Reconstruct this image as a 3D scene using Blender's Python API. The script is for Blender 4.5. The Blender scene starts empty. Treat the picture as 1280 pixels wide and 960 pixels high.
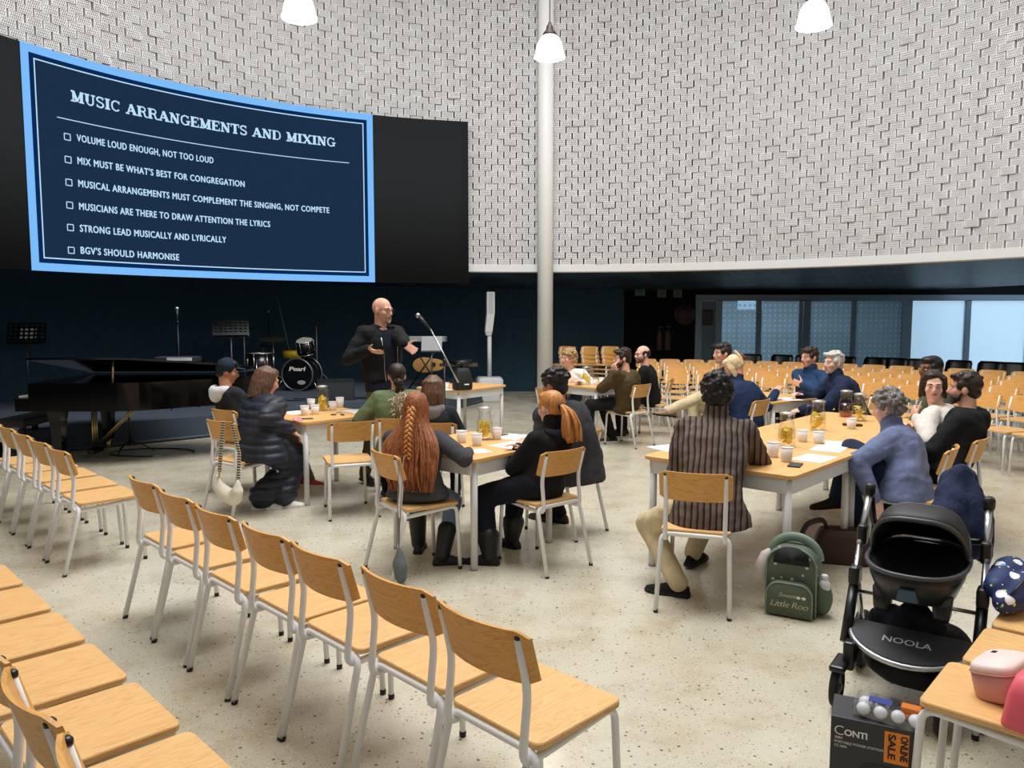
import bpy, bmesh, math, random
from mathutils import Vector, Matrix, Quaternion, noise
V = Vector
RND = random.Random(11)
SC = bpy.context.scene
COL = SC.collection
PI = math.pi

# ------------------------------------------------------------------ camera, world, light, exposure
F, PITCH, EYE = 975.0, math.radians(5.0), 1.66
cam = bpy.data.cameras.new('camera')
cam.sensor_width = 36.0
cam.lens = F / 1280 * 36
cam.clip_end = 200
camo = bpy.data.objects.new('camera', cam)
COL.objects.link(camo)
camo.location = (0, 0, EYE)
camo.rotation_euler = (PI / 2 - PITCH, 0, 0)
SC.camera = camo
SC.view_settings.view_transform = 'Standard'
SC.view_settings.look = 'None'
SC.view_settings.exposure = 0.0
SC.view_settings.gamma = 1.0
SC.view_settings.use_curve_mapping = False
SC.cycles.max_bounces = 7
SC.cycles.diffuse_bounces = 3
SC.cycles.glossy_bounces = 3
SC.cycles.transparent_max_bounces = 12
SC.cycles.use_denoising = True
SC.cycles.sample_clamp_indirect = 6

world = bpy.data.worlds.new('sky')
SC.world = world
world.use_nodes = True
_bg = world.node_tree.nodes['Background']
_bg.inputs[0].default_value = (0.66, 0.83, 1.0, 1)
_bg.inputs[1].default_value = 1.35

def area(name, loc, size, power, col, shape='DISK', rot=(0, 0, 0), spread=None, sy=None):
    l = bpy.data.lights.new(name, 'AREA')
    l.shape = shape
    l.size = size
    if sy: l.size_y = sy
    l.energy = power
    l.color = col
    if spread: l.spread = math.radians(spread)
    o = bpy.data.objects.new(name, l)
    COL.objects.link(o)
    o.location = loc
    o.rotation_euler = rot
    return o
CX, CY = 0.5, 7.0            # centre of the round hall
RB = 7.8                     # radius of the brick drum
area('skylight', (CX, CY - .6, 9.6), 7.0, 1200, (0.985, 0.99, 1.0))

# ------------------------------------------------------------------ pixel helper (photo pixel -> place in the room)
def ray(x, y):
    X = (x - 640) / F; U = -(y - 480) / F
    return V((X, math.cos(PITCH) + U * math.sin(PITCH), -math.sin(PITCH) + U * math.cos(PITCH)))
def at(x, y, z=0.0):
    d = ray(x, y); t = (z - EYE) / d.z
    return V((d.x * t, d.y * t, z))
def atY(x, y, Y):
    d = ray(x, y); t = Y / d.y
    return V((d.x * t, Y, d.z * t + EYE))
def at_arc(x, y, R, cx=CX, cy=CY):
    d = ray(x, y)
    a = d.x ** 2 + d.y ** 2; b = -2 * (d.x * cx + d.y * cy); c = cx * cx + cy * cy - R * R
    t = (-b + math.sqrt(b * b - 4 * a * c)) / (2 * a)
    p = d * t
    return math.atan2(p.y - cy, p.x - cx), p.z + EYE
def arc(a, z, R):
    return V((CX + R * math.cos(a), CY + R * math.sin(a), z))

# ------------------------------------------------------------------ materials
def lin(c):
    return tuple(((v / 255) / 12.92 if v / 255 <= .04045 else ((v / 255 + .055) / 1.055) ** 2.4) for v in c)
MATS = {}
class NT:
    def __init__(s, m):
        m.use_nodes = True
        s.t = m.node_tree; s.n = s.t.nodes; s.p = s.n['Principled BSDF']; s.out = s.n['Material Output']
    def new(s, kind, **kw):
        n = s.n.new(kind)
        for k, v in kw.items(): setattr(n, k, v)
        return n
    def link(s, a, b): s.t.links.new(a, b)
    def ramp(s, fac, stops, interp='LINEAR'):
        r = s.new('ShaderNodeValToRGB'); r.color_ramp.interpolation = interp
        e = r.color_ramp.elements
        while len(e) < len(stops): e.new(0.5)
        for i, (p, c) in enumerate(stops):
            e[i].position = p; e[i].color = (*c, 1)
        s.link(fac, r.inputs[0]); return r.outputs[0]
    def noise(s, vec, scale, detail=3, rough=.5, dist=0):
        n = s.new('ShaderNodeTexNoise'); n.inputs['Scale'].default_value = scale
        n.inputs['Detail'].default_value = detail; n.inputs['Roughness'].default_value = rough
        n.inputs['Distortion'].default_value = dist
        if vec: s.link(vec, n.inputs['Vector'])
        return n.outputs['Fac']
    def coord(s, which='Object', scale=(1, 1, 1), rot=(0, 0, 0)):
        c = s.new('ShaderNodeTexCoord'); m = s.new('ShaderNodeMapping')
        m.inputs['Scale'].default_value = scale; m.inputs['Rotation'].default_value = rot
        s.link(c.outputs[which], m.inputs['Vector']); return m.outputs[0]
    def bump(s, h, strength=.3, dist=.01):
        b = s.new('ShaderNodeBump'); b.inputs['Strength'].default_value = strength; b.inputs['Distance'].default_value = dist
        s.link(h, b.inputs['Height']); s.link(b.outputs[0], s.p.inputs['Normal'])
    def mix(s, fac, a, b):
        m = s.new('ShaderNodeMix', data_type='RGBA')
        for k, v in ((0, fac), (6, a), (7, b)):
            if hasattr(v, 'links') or hasattr(v, 'is_linked'): s.link(v, m.inputs[k])
            else: m.inputs[k].default_value = (*v, 1) if k else v
        return m.outputs[2]
    def math(s, op, a, b=None):
        m = s.new('ShaderNodeMath', operation=op)
        for i, v in enumerate((a, b)):
            if v is None: continue
            if hasattr(v, 'is_linked'): s.link(v, m.inputs[i])
            else: m.inputs[i].default_value = v
        return m.outputs[0]
def mat(name, rgb, rough=.5, metal=0, spec=None, emit=None, es=1.0, bumpn=None, var=0.0):
    if name in MATS: return MATS[name]
    m = bpy.data.materials.new(name); T = NT(m); MATS[name] = m
    c = lin(rgb)
    T.p.inputs['Base Color'].default_value = (*c, 1)
    T.p.inputs['Roughness'].default_value = rough
    T.p.inputs['Metallic'].default_value = metal
    if spec is not None: T.p.inputs['Specular IOR Level'].default_value = spec
    if emit is not None:
        T.p.inputs['Emission Color'].default_value = (*lin(emit), 1); T.p.inputs['Emission Strength'].default_value = es
    if var:
        v = T.coord('Object'); f = T.noise(v, 9, 4)
        T.link(T.ramp(f, [(.3, tuple(x * (1 - var) for x in c)), (.7, tuple(min(1, x * (1 + var)) for x in c))]), T.p.inputs['Base Color'])
    if bumpn:
        v = T.coord('Object'); T.bump(T.noise(v, bumpn[0], 4), bumpn[1], bumpn[2] if len(bumpn) > 2 else .01)
    return m
def cloth(name, rgb, rough=.85, fold=.35, weave=True, var=.18):
    if name in MATS: return MATS[name]
    m = mat(name, rgb, rough, spec=.25); T = NT(m)
    v = T.coord('Object', (1, 1, .6)); c = lin(rgb)
    f = T.noise(v, 7, 5, .6, .6)
    T.link(T.ramp(f, [(.3, tuple(x * (1 - var) for x in c)), (.72, tuple(min(1, x * (1 + var)) for x in c))]), T.p.inputs['Base Color'])
    g = T.noise(v, 14, 5, .6, .8); T.bump(g, fold, .03)
    return m
def wood(name, a, b, along='Y', scale=1.0, rough=.42):
    if name in MATS: return MATS[name]
    m = mat(name, a, rough, spec=.35); T = NT(m)
    sc = {'Y': (9, .9, 9), 'X': (.9, 9, 9)}[along]
    info = T.new('ShaderNodeObjectInfo')
    v0 = T.coord('Object')
    off = T.new('ShaderNodeVectorMath', operation='ADD'); T.link(v0, off.inputs[0])
    comb = T.new('ShaderNodeCombineXYZ'); k = T.math('MULTIPLY', info.outputs['Random'], 7.0)
    T.link(k, comb.inputs[0]); T.link(k, comb.inputs[1]); T.link(comb.outputs[0], off.inputs[1])
    mp = T.new('ShaderNodeMapping'); mp.inputs['Scale'].default_value = tuple(s * scale for s in sc); T.link(off.outputs[0], mp.inputs[0])
    w = T.noise(mp.outputs[0], 1.6, 3, .5, 1.2)
    rings = T.math('FRACT', T.math('MULTIPLY', w, 9.0))
    mp2 = T.new('ShaderNodeMapping'); mp2.inputs['Scale'].default_value = tuple(s * scale * 9 for s in sc); T.link(off.outputs[0], mp2.inputs[0])
    fine = T.noise(mp2.outputs[0], 2.0, 3)
    ca, cb = lin(a), lin(b)
    c1 = T.ramp(rings, [(0, cb), (.35, ca), (.9, ca), (1, tuple((x + y) / 2 for x, y in zip(ca, cb)))])
    c2 = T.ramp(fine, [(.35, tuple(x * .82 for x in ca)), (.6, ca)])
    T.link(T.mix(.45, c1, c2), T.p.inputs['Base Color'])
    return m
def glassy(name, tint=(1, 1, 1), opac=.18, rough=.03):
    if name in MATS: return MATS[name]
    m = bpy.data.materials.new(name); MATS[name] = m; T = NT(m)
    tr = T.new('ShaderNodeBsdfTransparent'); tr.inputs[0].default_value = (*tint, 1)
    gl = T.new('ShaderNodeBsdfGlossy'); gl.inputs['Roughness'].default_value = rough
    lw = T.new('ShaderNodeLayerWeight'); lw.inputs[0].default_value = .35
    fac = T.math('MULTIPLY_ADD', lw.outputs['Facing'], .25); fac.node.inputs[2].default_value = opac
    mx = T.new('ShaderNodeMixShader'); T.link(fac, mx.inputs[0]); T.link(tr.outputs[0], mx.inputs[1]); T.link(gl.outputs[0], mx.inputs[2])
    T.link(mx.outputs[0], T.out.inputs[0]); return m

OAK = wood('oak_seat', (230, 184, 122), (204, 152, 92))
OAKB = wood('oak_back', (222, 166, 92), (192, 128, 60), 'X')
OAKT = wood('oak_table', (232, 182, 116), (206, 150, 84), 'X', .7)
WHITE = mat('white_steel', (238, 238, 238), .35)
BLACKP = mat('black_plastic', (16, 16, 18), .35)
RUBBER = mat('black_rubber', (14, 14, 15), .7)
CHROME = mat('chrome', (200, 202, 205), .18, 1.0)
ALU = mat('brushed_aluminium', (185, 188, 190), .3, 1.0)
PAPER = mat('white_paper', (238, 238, 242), .7)
CUP = mat('paper_cup', (236, 226, 218), .6)

# ------------------------------------------------------------------ mesh builder
def basis(d, up=V((0, 0, 1))):
    d = V(d).normalized()
    if abs(d.dot(up)) > .98: up = V((1, 0, 0))
    r = d.cross(up).normalized(); return r, r.cross(d).normalized(), d
class MB:
    def __init__(s): s.v = []; s.f = []; s.m = []; s.sm = []; s.mi = 0; s.uv = {}
    def _add(s, verts, faces, smooth=True):
        o = len(s.v); s.v += [V(p) for p in verts]
        for f in faces:
            s.f.append([o + i for i in f]); s.m.append(s.mi); s.sm.append(smooth)
        return s
    def mesh(s, bm, M=None, smooth=True):
        bm.verts.index_update()
        s._add([(M @ v.co if M else v.co) for v in bm.verts], [[v.index for v in f.verts] for f in bm.faces], smooth); bm.free(); return s
    def box(s, c, size, rot=None, bev=0.0, seg=2, M=None):
        bm = bmesh.new(); bmesh.ops.create_cube(bm, size=1.0)
        bmesh.ops.scale(bm, vec=size, verts=bm.verts)
        if bev: bmesh.ops.bevel(bm, geom=list(bm.edges), offset=bev, segments=seg, profile=.5, affect='EDGES')
        T = Matrix.Translation(V(c))
        if rot is not None: T = T @ (rot if isinstance(rot, Matrix) else Matrix.Rotation(rot, 4, 'Z'))
        if M: T = M @ T
        return s.mesh(bm, T, False)
    def rings(s, rs, cap0=True, cap1=True, closed=True, smooth=True):
        n = len(rs[0]); vs = [p for r in rs for p in r]; fs = []
        for i in range(len(rs) - 1):
            for j in range(n if closed else n - 1):
                k = (j + 1) % n
                fs.append((i * n + j, i * n + k, (i + 1) * n + k, (i + 1) * n + j))
        if cap0: fs.append(tuple(range(n - 1, -1, -1)))
        if cap1: fs.append(tuple((len(rs) - 1) * n + j for j in range(n)))
        return s._add(vs, fs, smooth)
    def tube(s, pts, r, seg=10, closed=False, up=V((0, 0, 1)), flat=1.0):
        pts = [V(p) for p in pts]; n = len(pts)
        rr = r if isinstance(r, (list, tuple)) else [r] * n
        rs = []; prev = None
        for i in range(n):
            if closed: d = pts[(i + 1) % n] - pts[i - 1]
            elif i == 0: d = pts[1] - pts[0]
            elif i == n - 1: d = pts[-1] - pts[-2]
            else: d = (pts[i + 1] - pts[i]).normalized() + (pts[i] - pts[i - 1]).normalized()
            if d.length < 1e-9: d = pts[min(i + 1, n - 1)] - pts[max(i - 1, 0)]
            d.normalize()
            if prev is None: a, b, _ = basis(d, up)
            else:
                a = prev - d * prev.dot(d)
                if a.length < 1e-6: a, b, _ = basis(d, up)
                a.normalize(); b = a.cross(d)
            prev = a
            rs.append([pts[i] + (a * math.cos(t) + b * flat * math.sin(t)) * rr[i] for t in [2 * PI * k / seg for k in range(seg)]])
        if closed:
            rs.append(rs[0]); return s.rings(rs, False, False)
        return s.rings(rs)
    def cyl(s, a, b, r0, r1=None, seg=16):
        return s.tube([a, b], [r0, r0 if r1 is None else r1], seg)
    def ell(s, c, r, M=None, u=14, v=10, R=None):
        if not isinstance(r, (list, tuple)): r = (r, r, r)
        bm = bmesh.new(); bmesh.ops.create_uvsphere(bm, u_segments=u, v_segments=v, radius=1)
        T = Matrix.Translation(V(c))
        if R is not None: T = T @ R.to_4x4()
        T = T @ Matrix.Diagonal((*r, 1))
        if M: T = M @ T
        return s.mesh(bm, T)
    def capsule(s, a, b, ra, rb, seg=12):
        a, b = V(a), V(b); d = b - a
        if d.length < 1e-6: return s.ell(a, max(ra, rb))
        d.normalize(); pts = []; rr = []
        for k in (0, 25, 50, 72): t = math.radians(k); pts.append(a - d * ra * math.cos(t)); rr.append(max(ra * math.sin(t), 1e-4))
        pts.append(a); rr.append(ra); pts.append(b); rr.append(rb)
        for k in (72, 50, 25, 0): t = math.radians(k); pts.append(b + d * rb * math.cos(t)); rr.append(max(rb * math.sin(t), 1e-4))
        return s.tube(pts, rr, seg)
    def limb(s, pts, rr, seg=12):
        for i in range(len(pts) - 1): s.capsule(pts[i], pts[i + 1], rr[i], rr[i + 1], seg)
        return s
    def lathe(s, prof, c=(0, 0, 0), seg=24, M=None, cap0=True, cap1=True):
        c = V(c); rs = []
        for r, z in prof:
            ring = [c + V((r * math.cos(2 * PI * k / seg), r * math.sin(2 * PI * k / seg), z)) for k in range(seg)]
            rs.append([M @ p for p in ring] if M else ring)
        return s.rings(rs, cap0, cap1)
    def prism(s, poly, z0, z1, M=None, smooth=False):
        a = [V((x, y, z0)) for x, y in poly]; b = [V((x, y, z1)) for x, y in poly]
        if M: a = [M @ p for p in a]; b = [M @ p for p in b]
        return s.rings([a, b], smooth=smooth)
    def quad(s, *p): return s._add(p, [tuple(range(len(p)))], False)
    def build(s, name, mt, parent=None, off=None, smooth=True):
        me = bpy.data.meshes.new(name)
        o = off or V((0, 0, 0))
        me.from_pydata([p - o for p in s.v], [], s.f)
        for x in (mt if isinstance(mt, (list, tuple)) else [mt]): me.materials.append(x)
        me.polygons.foreach_set('material_index', s.m)
        me.polygons.foreach_set('use_smooth', s.sm if smooth else [False] * len(s.f))
        me.update()
        ob = bpy.data.objects.new(name, me); COL.objects.link(ob)
        if parent: ob.parent = parent
        return ob
def rrect(w, d, r, seg=4):
    out = []
    for cx, cy, a0 in ((w / 2 - r, d / 2 - r, 0), (-w / 2 + r, d / 2 - r, 90), (-w / 2 + r, -d / 2 + r, 180), (w / 2 - r, -d / 2 + r, 270)):
        for k in range(seg + 1):
            t = math.radians(a0 + 90 * k / seg); out.append((cx + r * math.cos(t), cy + r * math.sin(t)))
    return out
def tag(o, label=None, cat=None, group=None, kind=None):
    if label: o['label'] = label
    if cat: o['category'] = cat
    if group: o['group'] = group
    if kind: o['kind'] = kind
    return o
def thing(name, label, cat, loc=(0, 0, 0), rz=0.0, group=None):
    o = bpy.data.objects.new(name, None); COL.objects.link(o)
    o.empty_display_size = .05; o.location = loc; o.rotation_euler = (0, 0, rz)
    return tag(o, label, cat, group)
def kids(o): return [c for c in bpy.data.objects if c.parent == o]
def dup_tree(tree, parent=None):
    o, ch = tree
    c = o.copy(); COL.objects.link(c)
    if parent: c.parent = parent
    for t in ch: dup_tree(t, c)
    return c
def snapshot(o): return (o, [snapshot(c) for c in kids(o)])
def yaw_of(f): return math.atan2(-f[0], f[1])
def bend(pts, rad, seg=4):
    """polyline with rounded corners"""
    pts = [V(p) for p in pts]; out = [pts[0]]
    for i in range(1, len(pts) - 1):
        a, b, c = pts[i - 1], pts[i], pts[i + 1]
        u = (a - b); w = (c - b); r = min(rad, u.length * .49, w.length * .49)
        p0 = b + u.normalized() * r; p1 = b + w.normalized() * r
        for k in range(seg + 1):
            t = k / seg; out.append(p0 * (1 - t) ** 2 + b * 2 * t * (1 - t) + p1 * t * t)
    out.append(pts[-1]); return out
def ordinal(i):
    return ['first', 'second', 'third', 'fourth', 'fifth', 'sixth', 'seventh', 'eighth', 'ninth', 'tenth', 'eleventh', 'twelfth', 'thirteenth', 'fourteenth', 'fifteenth', 'sixteenth', 'seventeenth', 'eighteenth'][i]
# ------------------------------------------------------------------ the room
def struct(o): o['kind'] = 'structure'; return o
# floor : polished terrazzo
def floor_mat():
    m = mat('terrazzo', (200, 196, 184), .2, spec=.45); T = NT(m)
    v = T.coord('Object')
    big = T.noise(v, .55, 4, .6, .4); mid = T.noise(v, 3.2, 4, .6)
    base = T.ramp(big, [(.3, lin((178, 168, 142))), (.5, lin((198, 191, 170))), (.72, lin((208, 203, 188)))])
    stain = T.ramp(mid, [(.34, lin((170, 152, 118))), (.52, lin((206, 200, 182)))])
    c = T.mix(.36, base, stain)
    for sc, lo, col in ((26, .17, (70, 66, 60)), (48, .2, (150, 118, 84)), (75, .22, (120, 116, 108)), (60, .2, (226, 222, 212))):
        vo = T.new('ShaderNodeTexVoronoi'); vo.inputs['Scale'].default_value = sc; T.link(v, vo.inputs['Vector'])
        d = T.math('LESS_THAN', vo.outputs['Distance'], lo)
        pick = T.math('GREATER_THAN', T.new('ShaderNodeSeparateColor').outputs[0], .62)
        T.link(vo.outputs['Color'], pick.node.inputs[0].links[0].from_node.inputs[0])
        f = T.math('MULTIPLY', T.math('MULTIPLY', d, pick), .8)
        c = T.mix(f, c, lin(col))
    T.link(c, T.p.inputs['Base Color'])
    r = T.ramp(T.noise(v, 2.0, 3), [(.3, (.13,) * 3), (.7, (.30,) * 3)]); T.link(r, T.p.inputs['Roughness'])
    return m
b = MB(); b.quad((-14, -4, 0), (15, -4, 0), (15, 24, 0), (-14, 24, 0))
struct(b.build('floor', floor_mat()))

# brick drum
def brick_mat():
    m = mat('perforated_brick', (214, 213, 214), .75, spec=.2); T = NT(m)
    uv = T.new('ShaderNodeTexCoord').outputs['UV']
    sep = T.new('ShaderNodeSeparateXYZ'); T.link(uv, sep.inputs[0])
    u, v = sep.outputs[0], sep.outputs[1]
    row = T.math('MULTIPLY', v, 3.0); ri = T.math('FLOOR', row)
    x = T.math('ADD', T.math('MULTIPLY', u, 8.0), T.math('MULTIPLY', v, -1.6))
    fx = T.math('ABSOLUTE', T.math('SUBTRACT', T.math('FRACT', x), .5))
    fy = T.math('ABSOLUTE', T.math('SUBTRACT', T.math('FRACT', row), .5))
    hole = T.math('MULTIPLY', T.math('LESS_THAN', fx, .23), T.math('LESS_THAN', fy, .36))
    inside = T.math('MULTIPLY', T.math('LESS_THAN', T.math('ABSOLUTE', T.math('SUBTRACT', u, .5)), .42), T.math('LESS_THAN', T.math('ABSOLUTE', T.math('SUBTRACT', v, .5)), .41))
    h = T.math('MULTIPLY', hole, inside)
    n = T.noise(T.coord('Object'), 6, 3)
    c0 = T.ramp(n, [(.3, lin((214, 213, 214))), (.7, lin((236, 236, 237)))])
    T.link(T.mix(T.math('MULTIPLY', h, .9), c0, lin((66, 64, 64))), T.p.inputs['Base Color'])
    return m
Z0, Z1 = 2.615, 9.7
def brick_wall():
    me = bpy.data.meshes.new('wall_drum'); vs = []; fs = []; uvs = []
    a0, a1 = math.radians(12), math.radians(176); pitch = .23; course = .115
    n = int((a1 - a0) * RB / pitch); rows = int((Z1 - Z0) / course); da = pitch / RB
    for r in range(rows):
        for i in range(n):
            am = a0 + (i + .5 * (r % 2)) * da; z = Z0 + r * course
            k = RND.random()
            off = .011 if (i + r) % 2 else -.003
            off += RND.uniform(-.008, .008)
            if k < .12: off += .014
            tilt = RND.uniform(-.05, .05); half = (pitch - .019 - RND.uniform(0, .010)) / 2 / RB
            rr = RB - off; zz0, zz1 = z + .003, z + course - .003
            o = len(vs)
            for s_, dr in ((-1, -tilt * .11), (1, tilt * .11)):
                for zc in (zz0, zz1):
                    for rad in (rr + dr, RB + .10):
                        vs.append(arc(am - s_ * half, zc, rad))
            # idx: s*4 + z*2 + depth
            quads = [((0, 4, 6, 2), True), ((1, 0, 2, 3), False), ((4, 5, 7, 6), False), ((2, 6, 7, 3), False), ((0, 1, 5, 4), False)]
            for q, front in quads:
                fs.append([o + j for j in q])
                uvs += [(0, 0), (1, 0), (1, 1), (0, 1)] if front else [(0, 0)] * 4
    me.from_pydata(vs, [], fs)
    l = me.uv_layers.new(name='UVMap')
    l.data.foreach_set('uv', [c for p in uvs for c in p])
    me.materials.append(brick_mat()); me.update()
    o = bpy.data.objects.new('wall_drum', me); COL.objects.link(o)
    return struct(o)
brick_wall()
# mortar backing, plain rear half of the drum, white concrete rim
def ring_wall(name, mt, R, z0, z1, a0, a1, seg=64, inner=True):
    b = MB(); rs = []
    for k in range(seg + 1):
        a = math.radians(a0 + (a1 - a0) * k / seg); rs.append([arc(a, z0, R), arc(a, z1, R)])
    b.rings(rs, False, False, closed=False)
    return struct(b.build(name, mt))
ring_wall('wall_mortar', mat('mortar_dark', (46, 44, 44), .9), RB + .07, Z0, Z1, 10, 178)
ring_wall('wall_rear', mat('rear_brick', (196, 192, 188), .85, bumpn=(30, .4)), RB + .02, Z0, Z1, 176, 372)
b = MB(); rs = []
for k in range(129):
    a = 2 * PI * k / 128
    rs.append([arc(a, 2.485, RB - .02), arc(a, Z0 + .004, RB - .02), arc(a, Z0 + .004, RB + .12), arc(a, 2.485, RB + .12), arc(a, 2.47, RB + .10), arc(a, 2.47, RB)])
b.rings([list(q) for q in zip(*rs)] + [[r_[0] for r_ in rs]], False, False, closed=False, smooth=False)
struct(b.build('trim_1', mat('white_rim', (226, 227, 227), .7)))
b = MB()
b.rings([[arc(2 * PI * k / 64, 9.75, 8.1) for k in range(64)]], False, True)
struct(b.build('ceiling', mat('white_ceiling', (225, 225, 225), .8)))
# soffit beyond the drum, sloping down to the glass front; perforated tile grid
def soffit_mat():
    m = mat('perforated_ceiling', (92, 112, 134), .45); T = NT(m)
    v = T.coord('Object', (1, 1, 1), (0, 0, math.radians(28)))
    sep = T.new('ShaderNodeSeparateXYZ'); T.link(v, sep.inputs[0])
    def cell(o, n, w): return T.math('LESS_THAN', T.math('FRACT', T.math('MULTIPLY', o, n)), w)
    big = T.math('MULTIPLY', cell(sep.outputs[0], 1 / 1.2, .72), cell(sep.outputs[1], 1 / 1.2, .72))
    small = T.math('MULTIPLY', cell(sep.outputs[0], 1 / .17, .72), cell(sep.outputs[1], 1 / .17, .72))
    f = T.math('MULTIPLY', big, small)
    T.link(T.mix(f, lin((50, 68, 88)), lin((14, 20, 28))), T.p.inputs['Base Color'])
    return m
b = MB(); FY = 17.2
rs = []
for k in range(97):
    a = 2 * PI * k / 96
    p = arc(a, 2.49, RB + .05); d = V((math.cos(a), math.sin(a)))
    R2 = 13.5
    q = arc(a, 2.40, R2)
    if q.y > FY:
        t = (FY - p.y) / (q.y - p.y); q = p.lerp(q, t)
    q.z = 2.49 - .26 * max(0, min(1, (q.y - 12) / 5.2)) if True else 0
    rs.append([p, q])
b.rings(rs, False, False, closed=False)
struct(b.build('ceiling_soffit', soffit_mat()))
NAVY = mat('navy_wall', (42, 68, 84), .8, spec=.15, var=.1)
BLK = mat('black_wall', (5, 6, 8), .8, spec=.15)
STG = mat('stage_carpet', (62, 72, 86), .9, bumpn=(60, .3))
# stage back wall : arc of radius 10.3 on the left, then a flat navy wall, then black wall and glass front
ring_wall('wall_stage', NAVY, 10.2, 0, 2.6, 96, 200, 48)
def wall_flat(name, mt, x0, x1, y, z0, z1, th=.1):
    b = MB(); b.box(((x0 + x1) / 2, y + th / 2, (z0 + z1) / 2), (x1 - x0, th, z1 - z0))
    return struct(b.build(name, mt))
X = lambda px: (px - 640) / F * FY
wall_flat('wall_navy', NAVY, -.9, X(778), 17.12, 0, 2.6)
wall_flat('wall_black', BLK, X(778), X(868), FY, 0, 2.6)
wall_flat('wall_bulkhead', BLK, X(868), 15, FY - .03, 2.115, 2.6)
ring_wall('wall_outer', mat('outer_wall', (120, 122, 124), .8), 12.6, 0, 2.6, 180, 400, 64)
b = MB(); b.box((X(778), FY - .02, 1.0), (.03, .05, 2.1)); struct(b.build('trim_2', mat('dim_metal', (70, 76, 80), .5)))
# rest of the stage platform
poly = [(-9.7, 6.6), (-7.6, 7.6), (-5.0, 9.84), (-4.32, 10.42), (-1.12, 13.53), (-.42, 15.34), (-.42, 17.1), (-9.7, 17.1)]
b = MB(); b.prism(poly, 0, .30); struct(b.build('floor_stage', STG))
b = MB()
ed = [V((*p, .03)) for p in poly[1:7]]
b.tube(ed, .02, 4); struct(b.build('trim_3', mat('stage_trim', (70, 80, 92), .5)))
# column
b = MB(); b.lathe([(.145, 0), (.145, 9.7)], (*at(681, 505)[:2], 0), 32)
struct(b.build('column', mat('white_column', (240, 240, 238), .45)))

# glass front : header, mullions, panes, a door leaf
FR = mat('slate_frame', (116, 136, 152), .45)
zt = 1.985
b = MB(); b.box(((X(868) + 15) / 2, FY, 2.05), (15 - X(868), .1, .13)); struct(b.build('window_header', FR))
edges = [(868, 876), (893, 901), (944, 950), (997, 1001), (1003, 1011), (1062, 1067.5), (1125, 1137), (1204, 1210), (1281, 1288), (1350, 1358)]
b = MB()
for p, q in edges: b.box(((X(p) + X(q)) / 2, FY, 1.0), (X(q) - X(p), .1, 2.0))
struct(b.build('window_mullions', FR))
def frost(name, tint, dots):
    m = bpy.data.materials.new(name); T = NT(m)
    tr = T.new('ShaderNodeBsdfTransparent'); tr.inputs[0].default_value = (*tint, 1)
    tl = T.new('ShaderNodeBsdfTranslucent'); tl.inputs[0].default_value = (*tint, 1)
    gl = T.new('ShaderNodeBsdfGlossy'); gl.inputs['Roughness'].default_value = .15
    mx = T.new('ShaderNodeMixShader'); T.link(tr.outputs[0], mx.inputs[1]); T.link(tl.outputs[0], mx.inputs[2])
    if dots:
        v = T.coord('Object', (9, 1, 9)); vo = T.new('ShaderNodeTexVoronoi'); vo.inputs['Randomness'].default_value = 0
        vo.inputs['Scale'].default_value = 1; T.link(v, vo.inputs['Vector'])
        T.link(T.ramp(vo.outputs['Distance'], [(.28, (.75,) * 3), (.34, (.35,) * 3)]), mx.inputs[0])
    else: mx.inputs[0].default_value = .45
    m2 = T.new('ShaderNodeMixShader'); m2.inputs[0].default_value = .05
    T.link(mx.outputs[0], m2.inputs[1]); T.link(gl.outputs[0], m2.inputs[2]); T.link(m2.outputs[0], T.out.inputs[0]); return m
FD, FB = frost('frosted_dots', (.68, .80, .88), True), frost('frosted_bright', (.86, .95, 1.0), False)
for i, (p, q, mt) in enumerate([(901, 944, FD), (950, 997, FD), (1011, 1062, FD), (1067.5, 1125, FD), (1137, 1204, FB), (1210, 1281, FB), (1288, 1350, FB)]):
    b = MB(); b.box(((X(p) + X(q)) / 2, FY, .99), (X(q) - X(p), .012, 1.98))
    struct(b.build('window_%d' % (i + 1), mt))
d = thing('door_1', 'slate grey door beside the frosted glass panes', 'door', (X(884.5), FY - .01, 0)); struct(d)
b = MB(); b.box((0, 0, .99), (X(893) - X(876), .05, 1.97)); b.build('door_leaf', mat('door_grey', (84, 102, 116), .5), d)
b = MB(); b.box((-.03, -.04, 1.62), (.24, .05, .33), bev=.02); b.build('black_sign', BLACKP, d)  # black square sign on the door leaf
b = MB(); b.tube(bend([(.12, -.03, 1.0), (.12, -.07, 1.0), (.02, -.07, 1.0)], .02), .01); b.build('door_handle', ALU, d)
# foyer behind the left panes : dim room with a window in its far wall
FO = mat('foyer_wall', (104, 122, 134), .8)
fx0, fx1, fy1 = X(868) - 2.0, X(1131), 22.0
w0, w1 = (920 - 640) / F * fy1, (952 - 640) / F * fy1
wz0 = EYE + (394.7 - 387) / F * fy1
b = MB()
b.box(((fx0 + w0) / 2, fy1, 1.3), (w0 - fx0, .1, 2.6)); b.box(((w1 + fx1) / 2, fy1, 1.3), (fx1 - w1, .1, 2.6)); b.box(((w0 + w1) / 2, fy1, wz0 / 2), (w1 - w0, .1, wz0))
b.box((fx0, (FY + fy1) / 2 + .1, 1.3), (.1, fy1 - FY, 2.6)); b.box((fx1, (FY + fy1) / 2 + .1, 1.3), (.1, fy1 - FY - .1, 2.6))
struct(b.build('wall_foyer', FO))
b = MB(); b.box(((fx0 + fx1) / 2, (FY + fy1) / 2 + .1, 2.65), (fx1 - fx0 + .2, fy1 - FY + .1, .1)); struct(b.build('ceiling_foyer', FO))
area('foyer_fill', ((fx0 + fx1) / 2, 19.6, 2.55), 2.5, 80, (.75, .9, 1), 'RECTANGLE', sy=1.5)  # unseen area lamp added to brighten the foyer behind the panes
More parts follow.
